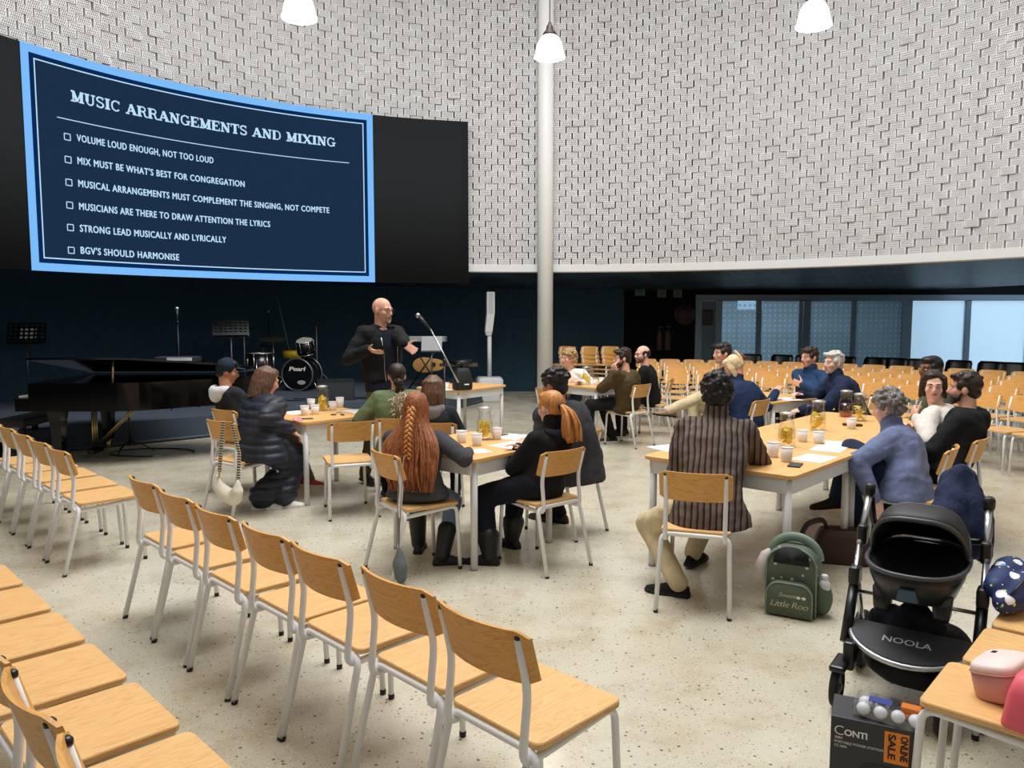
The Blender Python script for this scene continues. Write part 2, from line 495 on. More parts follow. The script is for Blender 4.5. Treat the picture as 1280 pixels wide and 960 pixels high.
# burglar gate bars seen through the panes
g = thing('security_gate', 'dark barred gate standing behind the second frosted pane', 'gate', (X(976), FY + 1.0, 0))
b = MB()
for x in (-.95, 0, .75): b.box((x + .25, 0, .9), (.10, .06, 1.75))
b.build('gate_posts', BLACKP, g)
b = MB()
for z in (1.7, .95): b.box((.1, 0, z), (2.2, .04, .05))
b.build('gate_rail', BLACKP, g)

# ------------------------------------------------------------------ LED screen on the drum, left
RS = 7.5
aL, _ = at_arc(27, 57, RS); aL2, _ = at_arc(35.5, 338, RS); aR, _ = at_arc(467, 250, RS); aE, _ = at_arc(585.5, 250, RS)
aL = (aL + aL2) / 2
zTop, zBot = 5.14, 2.25
scr = thing('led_screen', 'wide curved black LED screen showing a navy slide about music arrangements', 'screen', arc((aL + aR) / 2, zBot, RS))
SO = V(scr.location)
def arc_panel(name, mt, a0, a1, z0, z1, R0, R1, parent, seg=48):
    b = MB(); rs = []
    for k in range(seg + 1):
        a = a0 + (a1 - a0) * k / seg
        rs.append([arc(a, z0, R0), arc(a, z1, R0), arc(a, z1, R1), arc(a, z0, R1)])
    b.rings(rs, True, True); return b.build(name, mt, parent, SO)
arc_panel('screen_panel', mat('led_black', (38, 40, 42), .95, spec=.05), math.radians(186), aE, zBot, zTop, RS, RS + .22, scr)
E_BLUE = mat('slide_border', (4, 4, 4), 1, spec=0, emit=(124, 188, 250), es=1.0)
E_NAVY = mat('slide_navy', (4, 4, 4), 1, spec=0, emit=(26, 46, 72), es=1.0)
E_DARK = mat('slide_inner_border', (4, 4, 4), 1, spec=0, emit=(6, 40, 84), es=1.0)
E_TXT = mat('slide_text', (4, 4, 4), 1, spec=0, emit=(190, 226, 252), es=1.0)
W = (aL - aR) * RS; H = zTop - zBot
def SP(u, v, lift=.0):        # slide metres (u from left edge, v from bottom) -> room
    return arc(aL - u / RS, zBot + v, RS - .012 - lift)
def slide_rect(name, mt, u0, v0, u1, v1, lift, par, seg=40):
    b = MB(); rs = []
    n = max(1, int(seg * (u1 - u0) / W))
    for k in range(n + 1):
        u = u0 + (u1 - u0) * k / n
        rs.append([SP(u, v0, lift), SP(u, v1, lift)])
    b.rings(rs, False, False, closed=False); return b.build(name, mt, par, SO)
def slide_frame(name, mt, m, t, lift, par):
    b = MB()
    for u0, v0, u1, v1 in ((m, m, W - m, m + t), (m, H - m - t, W - m, H - m), (m, m, m + t, H - m), (W - m - t, m, W - m, H - m)):
        n = max(1, int(40 * (u1 - u0) / W)); rs = []
        for k in range(n + 1):
            u = u0 + (u1 - u0) * k / n; rs.append([SP(u, v0, lift), SP(u, v1, lift)])
        b.rings(rs, False, False, closed=False)
    return b.build(name, mt, par, SO)
slide = slide_rect('slide', E_NAVY, 0, 0, W, H, 0, scr)
slide_frame('slide_border', E_BLUE, 0, .105, .004, slide)
slide_frame('slide_inner_border', E_DARK, .105, .075, .004, slide)
slide_frame('slide_keyline', E_TXT, .165, .016, .008, slide)
def uv_of(px, py):
    a, z = at_arc(px, py, RS); return (aL - a) * RS, z - zBot
# slab-serif capitals drawn as strokes
def arcpts(cx, cy, rx, ry, d0, d1, n=14):
    return [(cx + rx * math.cos(math.radians(d0 + (d1 - d0) * k / n)), cy + ry * math.sin(math.radians(d0 + (d1 - d0) * k / n))) for k in range(n + 1)]
TK, TN, SF = .25, .125, .13
def serif(x0, x1, top): return ([(x0, 1 - SF / 2 if top else SF / 2), (x1, 1 - SF / 2 if top else SF / 2)], SF)
GL = {
 'M': (1.12, [([(.22, 0), (.22, 1)], TN), ([(.9, 0), (.9, 1)], TK), ([(.22, .95), (.55, .08)], TK), ([(.55, .08), (.88, .95)], TN), serif(.02, .40, 0), serif(.68, 1.1, 0), serif(.04, .32, 1), serif(.8, 1.1, 1)]),
 'U': (.95, [([(.24, 1), (.24, .35)] + arcpts(.49, .32, .25, .28, 180, 360) + [(.74, .35), (.74, 1)], .13), ([(.24, 1), (.24, .3)], TK), serif(.04, .44, 1), serif(.58, .92, 1)]),
 'S': (.74, [(arcpts(.37, .74, .25, .215, 20, 235) + arcpts(.37, .27, .27, .225, 80, -160), .14), ([(.62, .72), (.62, 1)], .06), ([(.11, .02), (.11, .30)], .06)]),
 'I': (.5, [([(.25, 0), (.25, 1)], TK), serif(.04, .46, 0), serif(.04, .46, 1)]),
 'C': (.84, [(arcpts(.46, .5, .34, .45, 40, 320), .13), (arcpts(.2, .5, .06, .34, 90, 270, 6), .12), ([(.75, .68), (.75, .98)], .06)]),
 'A': (.98, [([(.16, .03), (.48, .97)], TN), ([(.46, .97), (.82, .03)], TK), ([(.26, .33), (.66, .33)], TN), serif(.0, .32, 0), serif(.6, .98, 0)]),
 'R': (.94, [([(.22, 0), (.22, 1)], TK), ([(.22, .95), (.5, .95)] + arcpts(.52, .735, .2, .215, 90, -90) + [(.22, .52)], .12), ([(.46, .52), (.64, .42), (.70, .12), (.80, .06), (.92, .06)], .15), serif(.02, .42, 0), serif(.02, .3, 1)]),
 'N': (.98, [([(.2, 0), (.2, 1)], TN), ([(.78, 0), (.78, 1)], TN), ([(.22, .95), (.76, .05)], TK), serif(.03, .36, 0), serif(.03, .28, 1), serif(.62, .95, 1)]),
 'G': (.92, [(arcpts(.46, .5, .34, .45, 40, 330), .13), (arcpts(.2, .5, .06, .34, 90, 270, 6), .12), ([(.75, .68), (.75, .98)], .06), ([(.76, .04), (.76, .42)], .15), ([(.56, .42), (.92, .42)], SF)]),
 'E': (.84, [([(.22, 0), (.22, 1)], TK), ([(.05, .05), (.76, .05)], SF), ([(.05, .95), (.74, .95)], SF), ([(.22, .51), (.55, .51)], SF), ([(.76, 0), (.76, .32)], .07), ([(.74, .7), (.74, 1)], .07), ([(.55, .38), (.55, .64)], .07)]),
 'T': (.86, [([(.43, 0), (.43, 1)], TK), serif(.22, .64, 0), ([(.04, .95), (.82, .95)], SF), ([(.07, .66), (.07, 1)], .07), ([(.79, .66), (.79, 1)], .07)]),
 'D': (.95, [([(.22, 0), (.22, 1)], TK), ([(.05, .95), (.45, .95)] + arcpts(.45, .5, .37, .45, 90, -90) + [(.05, .05)], .10), (arcpts(.72, .5, .07, .33, 90, -90, 6), .12)]),
 'X': (.98, [([(.18, .97), (.8, .03)], TK), ([(.8, .97), (.18, .03)], TN), serif(.02, .34, 0), serif(.6, .98, 0), serif(.02, .4, 1), serif(.66, .96, 1)]),
}
def ribbon(b, pts, w, mapf):
    n = len(pts); L = []; Rr = []
    for i, (x, y) in enumerate(pts):
        a = pts[max(i - 1, 0)]; c = pts[min(i + 1, n - 1)]
        dx, dy = c[0] - a[0], c[1] - a[1]; l = math.hypot(dx, dy) or 1
        nx, ny = -dy / l * w / 2, dx / l * w / 2
        L.append(mapf(x + nx, y + ny)); Rr.append(mapf(x - nx, y - ny))
    b.rings([[p, q] for p, q in zip(L, Rr)], False, False, closed=False)
def slab_text(name, txt, p0, p1, hpx, par):
    u0, v0 = uv_of(*p0); u1, v1 = uv_of(*p1)
    tot = sum(GL[c][0] if c in GL else .45 for c in txt); k = (u1 - u0) / tot; b = MB(); x = 0
    for c in txt:
        if c == ' ': x += .45; b.build(name, E_TXT, par, SO); b = MB(); continue
        w, st = GL[c]
        for pts, sw in st:
            ribbon(b, pts, sw, lambda gx, gy: SP(u0 + (x + gx) * k, v0 + (v1 - v0) * (x + gx) / tot + gy * hpx, .012))
        x += w
    return b.build(name, E_TXT, par, SO)
ht = uv_of(88, 112)[1] - uv_of(88, 126)[1]
slab_text('slide_title', 'MUSIC ARRANGEMENTS AND MIXING', (87, 126.5), (419, 184), ht, slide)
u0, v0 = uv_of(70, 146.5); u1, v1 = uv_of(436, 204)
b = MB(); ribbon(b, [(u0 + (u1 - u0) * k / 30, v0 + (v1 - v0) * k / 30) for k in range(31)], .012, lambda a, c: SP(a, c, .012)); b.build('slide_rule', E_TXT, slide, SO)
def font_text(name, txt, mt, par, mapf, bold=.03, tight=.95, heavy=0):
    cu = bpy.data.curves.new(name, 'FONT'); cu.body = txt; cu.size = 1; cu.offset = bold; cu.space_character = tight; cu.resolution_u = 3
    to = bpy.data.objects.new(name + '_tmp', cu); COL.objects.link(to)
    me = bpy.data.meshes.new_from_object(to.evaluated_get(bpy.context.evaluated_depsgraph_get()))
    bpy.data.objects.remove(to); bpy.data.curves.remove(cu)
    xs = [v.co.x for v in me.vertices]; ys = [v.co.y for v in me.vertices]
    x0, x1 = min(xs), max(xs); hcap = .729
    if heavy:            # several copies a hair apart thicken every stroke
        bm = bmesh.new(); bm.from_mesh(me); src = list(bm.verts) + list(bm.edges) + list(bm.faces)
        for dx, dy in ((heavy, 0), (-heavy, 0), (0, heavy * .5), (0, -heavy * .5), (heavy * .5, 0), (-heavy * .5, 0)):
            g_ = bmesh.ops.duplicate(bm, geom=src)['geom']
            bmesh.ops.translate(bm, vec=(dx, dy, 0), verts=[q for q in g_ if isinstance(q, bmesh.types.BMVert)])
        bm.to_mesh(me); bm.free()
    for v in me.vertices: v.co = mapf((v.co.x - x0) / (x1 - x0), v.co.y / hcap)
    me.materials.clear(); me.materials.append(mt); me.update()
    o = bpy.data.objects.new(name, me); COL.objects.link(o)
    if par: o.parent = par
    return o
bul = [('VOLUME LOUD ENOUGH, NOT TOO LOUD', (95, 176.5), (266, 204.5), (79, 174.5)), ("MIX MUST BE WHAT'S BEST FOR CONGREGATION", (96, 205), (305, 234), (80, 203)),
       ('MUSICAL ARRANGEMENTS MUST COMPLEMENT THE SINGING, NOT COMPETE', (97, 233.5), (411, 266.5), (81, 231.5)), ('MUSICIANS ARE THERE TO DRAW ATTENTION THE LYRICS', (98, 262), (337, 284), (82, 260)),
       ('STRONG LEAD MUSICALLY AND LYRICALLY', (99, 289.5), (282, 303.5), (83, 288)), ("BGV'S SHOULD HARMONISE", (100, 317), (223, 325.5), (84, 316.5))]
for txt, p0, p1, q in bul:
    u0, v0 = uv_of(*p0); u1, v1 = uv_of(*p1); h = uv_of(p0[0], p0[1] - 9.0)[1] - v0
    font_text('slide_text', txt, E_TXT, slide, lambda a, c: SP(u0 + (u1 - u0) * a, v0 + (v1 - v0) * a + c * h, .012) - SO, .0, 1.12, .035)
    uu, vv = uv_of(q[0] + .3, q[1]); ww = .082; b = MB()
    for pts in ([(uu, vv), (uu + ww, vv)], [(uu, vv + ww), (uu + ww, vv + ww)], [(uu, vv), (uu, vv + ww)], [(uu + ww, vv), (uu + ww, vv + ww)]):
        ribbon(b, pts, .012, lambda a, c: SP(a, c, .012))
    b.build('slide_checkbox', E_TXT, slide, SO)

# ------------------------------------------------------------------ pendant lamps
LAMPG = mat('lamp_glass', (245, 243, 235), .3, emit=(255, 246, 228), es=.85)
def pendant(x, y, z, lab, r=.19):
    t = thing('pendant_lamp', lab, 'lamp', (x, y, z), 0, 'pendant lamps hanging under the skylight')
    prof = [(r, 0), (r * 1.0, .02), (r * .92, .025), (r * .88, .10), (r * .78, .17), (r * .6, .23), (r * .38, .265), (r * .36, .27)]
    b = MB(); b.lathe(prof + [(rr - .006, zz) for rr, zz in reversed(prof)], cap0=False, cap1=False); b.build('lamp_shade', LAMPG, t)
    b = MB(); b.lathe([(.085, .262), (.085, .28), (.07, .30), (.045, .33), (.04, .37), (.02, .40), (.018, .42)]); b.build('lamp_cap', mat('bronze_cap', (66, 56, 50), .5, .6), t)
    b = MB(); b.cyl((0, 0, .42), (0, 0, 9.73 - z), .008, seg=6); b.build('cord', mat('grey_cord', (120, 118, 116), .6), t)
    b = MB(); b.ell((0, 0, .13), (.06, .06, .07)); b.build('bulb', mat('bulb', (255, 250, 240), .3, emit=(255, 244, 222), es=6), t)
    l = bpy.data.lights.new('lamp_light', 'POINT'); l.energy = 60; l.color = (1, .93, .82); l.shadow_soft_size = .12
    o = bpy.data.objects.new('lamp_light', l); COL.objects.link(o); o.parent = t; o.location = (0, 0, -.06)
for px, Y, py, lab in ((687, 9.9, 72, 'white bell pendant lamp hanging in front of the white column'), (374, 8.65, 23, 'white bell pendant lamp hanging above the lit slide'), (1017, 8.75, 33, 'white bell pendant lamp hanging at the upper right before the brick wall')):
    p = atY(px, py, Y); pendant(p.x, p.y, p.z, lab)
# ------------------------------------------------------------------ chairs : oak seat and back on white tube frames
def post_pts(s, zt=.775):
    return bend([(s * .163, -.248, zt), (s * .163, -.208, .61), (s * .163, -.232, .398), (s * .165, -.10, .405), (s * .163, .188, .424), (s * .175, .205, .018)], .05, 5)
def chair_parts(root, far=False):
    b = MB(); q = rrect(.385, .39, .03)
    b.rings([[V((x, y, .436)) for x, y in q], [V((x * 1.0, y, .452)) for x, y in q], [V((x * .985, y * .985, .456)) for x, y in q]], smooth=False)
    b.build('seat', OAK, root)
    b = MB(); rs = []
    for k in range(13):
        x = -.2 + .4 * k / 12; y = -.222 - .045 * (1 - (x / .2) ** 2) + .012; edge = .018 if k in (0, 12) else 0
        ring = []
        for yy, zz in ((0, .632 + edge), (0, .80 - edge), (.012, .80 - edge), (.012, .632 + edge)):
            ring.append(V((x, y + yy - .05 * ((zz + 0) - .63) / .17 + .012, zz)))
        rs.append(ring)
    b.rings(rs, smooth=False); b.build('backrest', OAKB, root)
    seg = 6 if far else 10
    if far:
        b = MB()
        for s in (-1, 1): b.tube(post_pts(s), .0125, seg)
        b.tube(bend([(-.2, -.30, .01), (-.187, -.193, .428), (.187, -.193, .428), (.2, -.30, .01)], .05, 3), .012, seg)
        b.build('frame', WHITE, root); return
    for s in (-1, 1):
        b = MB(); b.tube(post_pts(s), .0128, seg); f = b.build('side_frame', WHITE, root)
        b = MB(); b.lathe([(.0132, 0), (.0138, .004), (.0136, .012), (.008, .018)], (s * .163, -.246, .773), 10); b.build('end_cap', BLACKP, f)
        b = MB(); b.cyl((s * .175, .205, 0), (s * .175, .205, .022), .014, seg=8); b.build('foot_cap', BLACKP, f)
    b = MB(); b.tube(bend([(-.2, -.30, .012), (-.187, -.193, .428), (.187, -.193, .428), (.2, -.30, .012)], .05, 5), .0135, seg); f = b.build('rear_legs', WHITE, root)
    for s in (-1, 1):
        b = MB(); b.cyl((s * .2, -.301, 0), (s * .1985, -.297, .02), .014, seg=8); b.build('foot_cap', BLACKP, f)
CH0 = thing('chair', 'x', 'chair'); chair_parts(CH0); CH_TREE = snapshot(CH0)
CF0 = thing('chair', 'x', 'chair'); chair_parts(CF0, True); CF_TREE = snapshot(CF0)
_used = set()
def chair(x, y, f, label, group=None, far=False, z=0.0, jit=0.0):
    tree = CF_TREE if far else CH_TREE
    if far not in _used: o = tree[0]; _used.add(far)
    else: o = dup_tree(tree)
    o.location = (x, y, z); o.rotation_euler = (0, 0, yaw_of(f) + RND.uniform(-jit, jit))
    o['label'] = label
    if group: o['group'] = group
    elif 'group' in o.keys(): del o['group']
    return o
# front row, backs towards the camera (caps measured, nearest first)
caps = [((-.2, 2.32), (.01, 2.07)), ((-.51, 2.63), (-.27, 2.41)), ((-.84, 2.93), (-.6, 2.72)), ((-1.13, 3.23), (-.89, 3.0)), ((-1.44, 3.54), (-1.22, 3.31)), ((-1.76, 3.87), (-1.53, 3.63)), ((-2.07, 4.19), (-1.83, 3.95))]
f0 = V((.71, .705))
lab = ['nearest empty oak chair with the whole seat showing, right end of the front row', 'second oak chair from the near end of the front row', 'third oak chair from the near end of the front row', 'middle oak chair of the seven in the front row',
       'fifth oak chair from the near end of the front row', 'sixth oak chair from the near end of the front row', 'farthest oak chair of the front row, standing alone at its left end']
for i, (l, r) in enumerate(caps):
    m = (V(l) + V(r)) / 2 + f0 * .243
    chair(m.x, m.y, f0, lab[i], 'chairs linked in the front row')
lab = ['nearest chair of the far left row, its seat fully in view', 'second chair of the far left row counting away from the aisle', 'third chair of the far left row counting away from the aisle', 'fourth chair of the far left row counting away from the aisle', 'last chair of the far left row, cut by the picture edge']
for i in range(5):
    m = V((-2.955, 5.035)) + V((-.328, .335)) * i + f0 * .243
    chair(m.x, m.y, f0, lab[i], 'chairs linked in the far left row')
lab = ['chair in the bottom left corner with only a sliver of backrest showing', 'chair at the lower left whose curved backrest and black caps are in view', 'third seat from the bottom corner in the near left row', 'fourth seat from the bottom corner in the near left row', 'fifth seat from the bottom corner in the near left row', 'sixth seat from the bottom corner in the near left row', 'uppermost seat at the left picture edge in the near left row']
for i in range(7):
    m = V((-.635, 1.605)) + V((-.308, .306)) * i
    chair(m.x, m.y, f0, lab[i], 'chairs linked in the near left row')
fr = V((-.74, .67))
for (x, y), l in (((1.55, 2.37), 'oak chair at the right bottom holding the pale pink case'), ((1.855, 2.665), 'middle oak chair of the right bottom row behind the pink case'), ((2.145, 2.97), 'oak chair at the right edge under the blue patterned bag')):
    chair(x, y, fr, l, 'chairs in the right bottom row')
# chairs at the tables (seat centre, facing)
SEATS = {
 'stripe': ((1.09, 4.48), (.31, .95), 'oak chair under the man in the striped jacket'),
 'pony': ((.18, 5.18), (-.65, .76), 'oak chair under the woman with the red ponytail'),
 'braid': ((-.61, 5.04), (.82, .575), 'oak chair under the girl with the long braided red hair'),
 'empty': ((-1.39, 6.55), (-.35, .94), 'empty oak chair pushed up to the front left table'),
 'puffer': ((-2.27, 6.59), (.58, .82), 'oak chair with a white handbag hung on it, beside the long puffer coat'),
 'cap': ((-2.52, 7.35), (.59, .81), 'oak chair under the person in the navy cap'),
 'parka': ((-1.0, 6.78), (-.2, .98), 'chair under the woman in the green parka'),
 'brown': ((-.62, 6.5), (.1, .99), 'chair under the brown haired woman beside the green parka'),
 'grey': ((.38, 5.97), (-.75, .66), 'chair under the black haired man in a dark grey jacket'),
 'white': ((.80, 10.85), (-.35, -.94), 'chair under the woman in the white shirt at the far table'),
 'olive': ((1.475, 9.99), (-.71, .7), 'oak chair under the man in the brown jacket at the far table'),
 'spect': ((1.95, 10.75), (-.9, .3), 'chair under the balding man in the black shirt'),
 'profile': ((2.72, 9.65), (-.95, .2), 'chair under the dark haired man behind the blonde woman'),
 'blonde': ((2.40, 8.17), (-.74, .67), 'oak chair under the blonde woman in the navy jacket'),
 'arms': ((3.62, 9.35), (-.85, -.4), 'chair under the man with folded arms in the blue jacket'),
 'silver': ((3.72, 8.45), (-.96, .1), 'chair under the silver haired man in navy'),
 'hoodie': ((2.69, 5.22), (-.8, .6), 'oak chair under the woman in the blue hoodie'),
 'beard': ((3.14, 5.64), (-.75, .66), 'oak chair under the bearded man in the black hoodie'),
 'sweater': ((3.40, 6.25), (-.75, .66), 'chair under the woman in the white sweater'),
 'behind': ((3.82, 7.0), (-.75, .66), 'chair under the person seen behind the woman in the white sweater'),
}
for k, (p, f, l) in SEATS.items(): chair(p[0], p[1], V(f), l, 'chairs drawn up to the tables')
chair(*at(701, 520, .45)[:2], V((.75, .65)), 'empty oak chair at the near left side of the far table', 'chairs drawn up to the tables')
# curved rows at the back, facing the centre
rown = ['front', 'second', 'third', 'fourth', 'rear']
for r in range(5):
    R = 4.95 + .93 * r
    a1 = math.radians(72.5 + .8 * r); step = .452 / R; amin = math.radians([4, 14, 22, 27, 31][r])
    i = 0; a = a1
    while a > amin:
        p = arc(a, 0, R); f = (V((CX, CY)) - V((p.x, p.y))).normalized()
        chair(p.x, p.y, f, 'empty pale oak chair, %s from the left in the %s curved row at the back' % (ordinal(i), rown[r]), 'empty chairs in the curved rows at the back', True, jit=.03)
        a -= step; i += 1
# stacked chairs against the navy wall
for j, (px, lab) in enumerate(((703, 'leftmost stack behind the curly blonde head'), (731, 'middle stack right of the curly head'), (757, 'rightmost stack by the navy wall'))):
    p = atY(px, 470, 15.4)
    for k in range(4):
        chair(p.x - .01 * k, p.y + .02 * k, V((-.62, -.78)), 'stacked oak chair, %s from the floor, %s' % (ordinal(k), lab), 'stacked chairs by the navy wall', True, z=.083 * k)

# black padded chairs along the glass front
def black_chair_tree():
    t = thing('padded_chair', 'x', 'chair')
    b = MB(); b.box((0, 0, .45), (.46, .44, .07), bev=.03, seg=3); b.build('seat', BLACKP, t)
    b = MB(); rs = []
    for k in range(9):
        z = .50 + .38 * k / 8; w = .22 * (1 if 0 < k < 8 else .86); y = -.2 - .10 * k / 8
        rs.append([V((x, y + .05 * (x / .22) ** 2 + dy, z)) for x, dy in ((-w, 0), (-w / 2, 0), (0, 0), (w / 2, 0), (w, 0), (w, -.03), (w / 2, -.03), (0, -.03), (-w / 2, -.03), (-w, -.03))])
    b.rings(rs); b.build('backrest', BLACKP, t)
    b = MB()
    for s in (-1, 1): b.tube(bend([(s * .24, .2, .01), (s * .22, .1, .44), (s * .22, -.22, .46), (s * .25, -.3, .01)], .05, 3), .013, 6)
    b.build('frame', mat('dark_tube', (40, 42, 46), .4, .6), t)
    return t
bt = black_chair_tree(); btree = snapshot(bt)
n = 0
for r, (R, pxs) in enumerate(((9.75, [905, 935, 972, 1010, 1048, 1085, 1112, 1150, 1190, 1232, 1262, 1295]), (8.95, []))):
    for px in pxs:
        a = None
        d = ray(px, 450); A = d.x ** 2 + d.y ** 2; B = -2 * (d.x * CX + d.y * CY); Cc = CX ** 2 + CY ** 2 - R * R
        t = (-B + math.sqrt(B * B - 4 * A * Cc)) / (2 * A); p = d * t
        o = bt if n == 0 else dup_tree(btree)
        f = (V((CX, CY)) - V((p.x, p.y))).normalized()
        o.location = (p.x, p.y, 0); o.rotation_euler = (0, 0, yaw_of(f) + RND.uniform(-.3, .3))
        o['label'] = 'black padded chair by the glass front, %s from the left' % ordinal(n); o['group'] = 'black padded chairs by the glass front'; n += 1

# ------------------------------------------------------------------ tables
STEEL = mat('table_steel', (222, 222, 220), .4)
def table(c, e1, L, W_, label, group='oak topped tables', h=.745, e2=None):
    """corner c, e1 along length L, left normal along width W_"""
    e1 = V(e1).normalized(); e2 = V((-e1.y, e1.x)); c = V(c)
    m = c + e1 * L / 2 + e2 * W_ / 2
    t = thing('table', label, 'table', (m.x, m.y, 0), math.atan2(e1.y, e1.x), group)
    b = MB(); q = rrect(L, W_, .05)
    b.rings([[V((x * .99, y * .99, h - .026)) for x, y in q], [V((x, y, h - .022)) for x, y in q], [V((x, y, h - .003)) for x, y in q], [V((x * .995, y * .995, h)) for x, y in q]], smooth=False)
    b.build('tabletop', OAKT, t)
    b = MB(); q0 = rrect(L - .05, W_ - .05, .05); q1 = rrect(L - .075, W_ - .075, .04)
    rs = [[V((x, y, z)) for x, y in q] for q, z in ((q0, h - .026), (q0, h - .115), (q1, h - .115), (q1, h - .026))]
    b.rings(rs + [rs[0]], False, False, smooth=False); b.build('apron', STEEL, t)
    for sx in (-1, 1):
        for sy in (-1, 1):
            b = MB(); x, y = sx * (L / 2 - .055), sy * (W_ / 2 - .055)
            b.cyl((x, y, .012), (x, y, h - .03), .024, seg=14); lg = b.build('leg', STEEL, t)
            b = MB(); b.cyl((x, y, 0), (x, y, .014), .0255, seg=12); b.build('foot', mat('grey_foot', (150, 150, 150), .6), lg)
    return t
table((-.24, 4.91), (.64, .77), .92, .86, 'square oak table between the red haired girl and the red ponytail')
table((-1.80, 6.66), (.70, .715), .86, .80, 'oak table at the left with cups and a lemon pitcher before the stage')
tx1 = V((.67, .735)).normalized()
for i, l in enumerate(('nearest of the long row of tables, in front of the striped jacket', 'middle table of the long row at the right', 'farthest table of the long row, under the red drink pitcher')):
    c = V((1.61, 4.39)) + tx1 * (1.06 * i); table((c.x, c.y), tx1, 1.058, 1.02, l)
table((1.08, 9.93), (.71, .70), .9, .9, 'far oak table where three people sit near the white column')
table((2.78, 8.22), (.82, .57), .9, .85, 'oak table between the blonde woman and the men in blue')
table((-.65, 9.55), (.6, .8), .98, .75, 'oak table with a black bag on it beside the stage')

# ------------------------------------------------------------------ things on the tables
GL_ = glassy('clear_glass', (.985, .99, .99), .04)
LEM = mat('lemon', (255, 220, 56), .5)
WAT = glassy('lemon_water', (.99, .975, .88), .02)
TH = .745
def pitcher(p, lab, liquid=WAT, lemons=True, hgt=.23, yaw=0.0):
    t = thing('pitcher', lab, 'pitcher', (p[0], p[1], TH), yaw)
    pr = [(.052, .0), (.060, .01), (.064, .06), (.058, .13), (.046, .185), (.050, hgt - .01), (.054, hgt)]
    b = MB(); b.lathe([(0.001, .004)] + pr + [(r - .004, z) for r, z in reversed(pr[2:])], cap0=False, cap1=False)
    b.build('jug', GL_, t)
    b = MB(); b.tube(bend([(-.052, 0, hgt - .03), (-.11, 0, hgt - .02), (-.105, 0, .07), (-.060, 0, .05)], .04), .008, 8); b.build('handle', GL_, t)
    b = MB(); b.lathe([(.001, .008), (.05, .01), (.058, .06), (.053, .125), (.001, .127)]); b.build('drink', liquid, t)
    b = MB(); b.lathe([(.053, hgt), (.056, hgt + .008), (.03, hgt + .016), (.012, hgt + .018)]); b.build('lid', glassy('white_lid', (1, 1, 1), .45, .3), t)
    if lemons:
        b = MB()
        for k in range(10):
            a = RND.uniform(0, 6.28); R = Matrix.Rotation(RND.uniform(0, PI), 3, 'X') @ Matrix.Rotation(a, 3, 'Z')
            b.ell((math.cos(a) * .022, math.sin(a) * .022, .03 + .0105 * k), (.033, .033, .007), R=R, u=12, v=6)
        b.build('lemon_slices', LEM, t)
    return t
def cup(p, lab, h=.088, mt=None, grp='white paper cups'):
    t = thing('paper_cup', lab, 'cup', (p[0], p[1], TH), 0, grp)
    b = MB(); pr = [(.029, 0), (.031, .004), (.040, h - .004)]
    b.lathe([(.001, .003)] + pr + [(.0385, h - .004), (.029, .006), (.001, .006)], cap0=False, cap1=False); b.build('cup_wall', mt or CUP, t)
    b = MB(); b.tube([(.040 * math.cos(2 * PI * k / 20), .040 * math.sin(2 * PI * k / 20), h - .003) for k in range(20)], .0022, 6, closed=True); b.build('rim', PAPER, t)
def sheet(p, lab, rz=0., w=.21, d=.297, z=TH):
    b = MB(); b.box((0, 0, .0012), (w, d, .0024)); o = b.build('paper_sheet', PAPER)
    o.location = (p[0], p[1], z); o.rotation_euler = (0, 0, rz); tag(o, lab, 'paper', 'sheets of paper on the tables')
def pen(p, lab, rz=0., mt=BLACKP):
    b = MB(); b.tube([(-.07, 0, .005), (.055, 0, .005), (.07, 0, .005)], [.005, .005, .002], 8); o = b.build('pen', mt)
    o.location = (p[0], p[1], TH); o.rotation_euler = (0, 0, rz); tag(o, lab, 'pen')
def phone(p, lab, rz, mt, w=.075, d=.15, up=True):
    t = thing('phone', lab, 'phone', (p[0], p[1], TH), rz)
    b = MB(); b.box((0, 0, .004), (w, d, .008), bev=.003); b.build('body', mt, t)
    if not up: return
    b = MB(); b.box((0, 0, .0083), (w - .008, d - .012, .001)); b.build('phone_screen', mat('phone_glass', (60, 62, 66), .15), t)
def T_(x, y): return at(x, y, TH)
# table one (red haired girl / ponytail)
pitcher(T_(606, 549), 'glass pitcher with lemon slices on the square front table', yaw=2.2)
cup(T_(577, 553), 'left paper cup beside the lemon pitcher on the square table'); cup(T_(596, 557), 'paper cup in front of the lemon pitcher on the square table'); cup(T_(621, 549), 'paper cup right of the lemon pitcher on the square table')
sheet(T_(600, 564), 'small white sheet by the elbow of the grey sweater', .5, .12, .15); sheet(T_(642, 556), 'white sheet in front of the red ponytail', -.7); sheet(T_(640, 546), 'white sheet at the far edge of the square table', -.5, .2, .25)
pen(T_(628, 545), 'dark pen by the far sheet on the square table', .8)
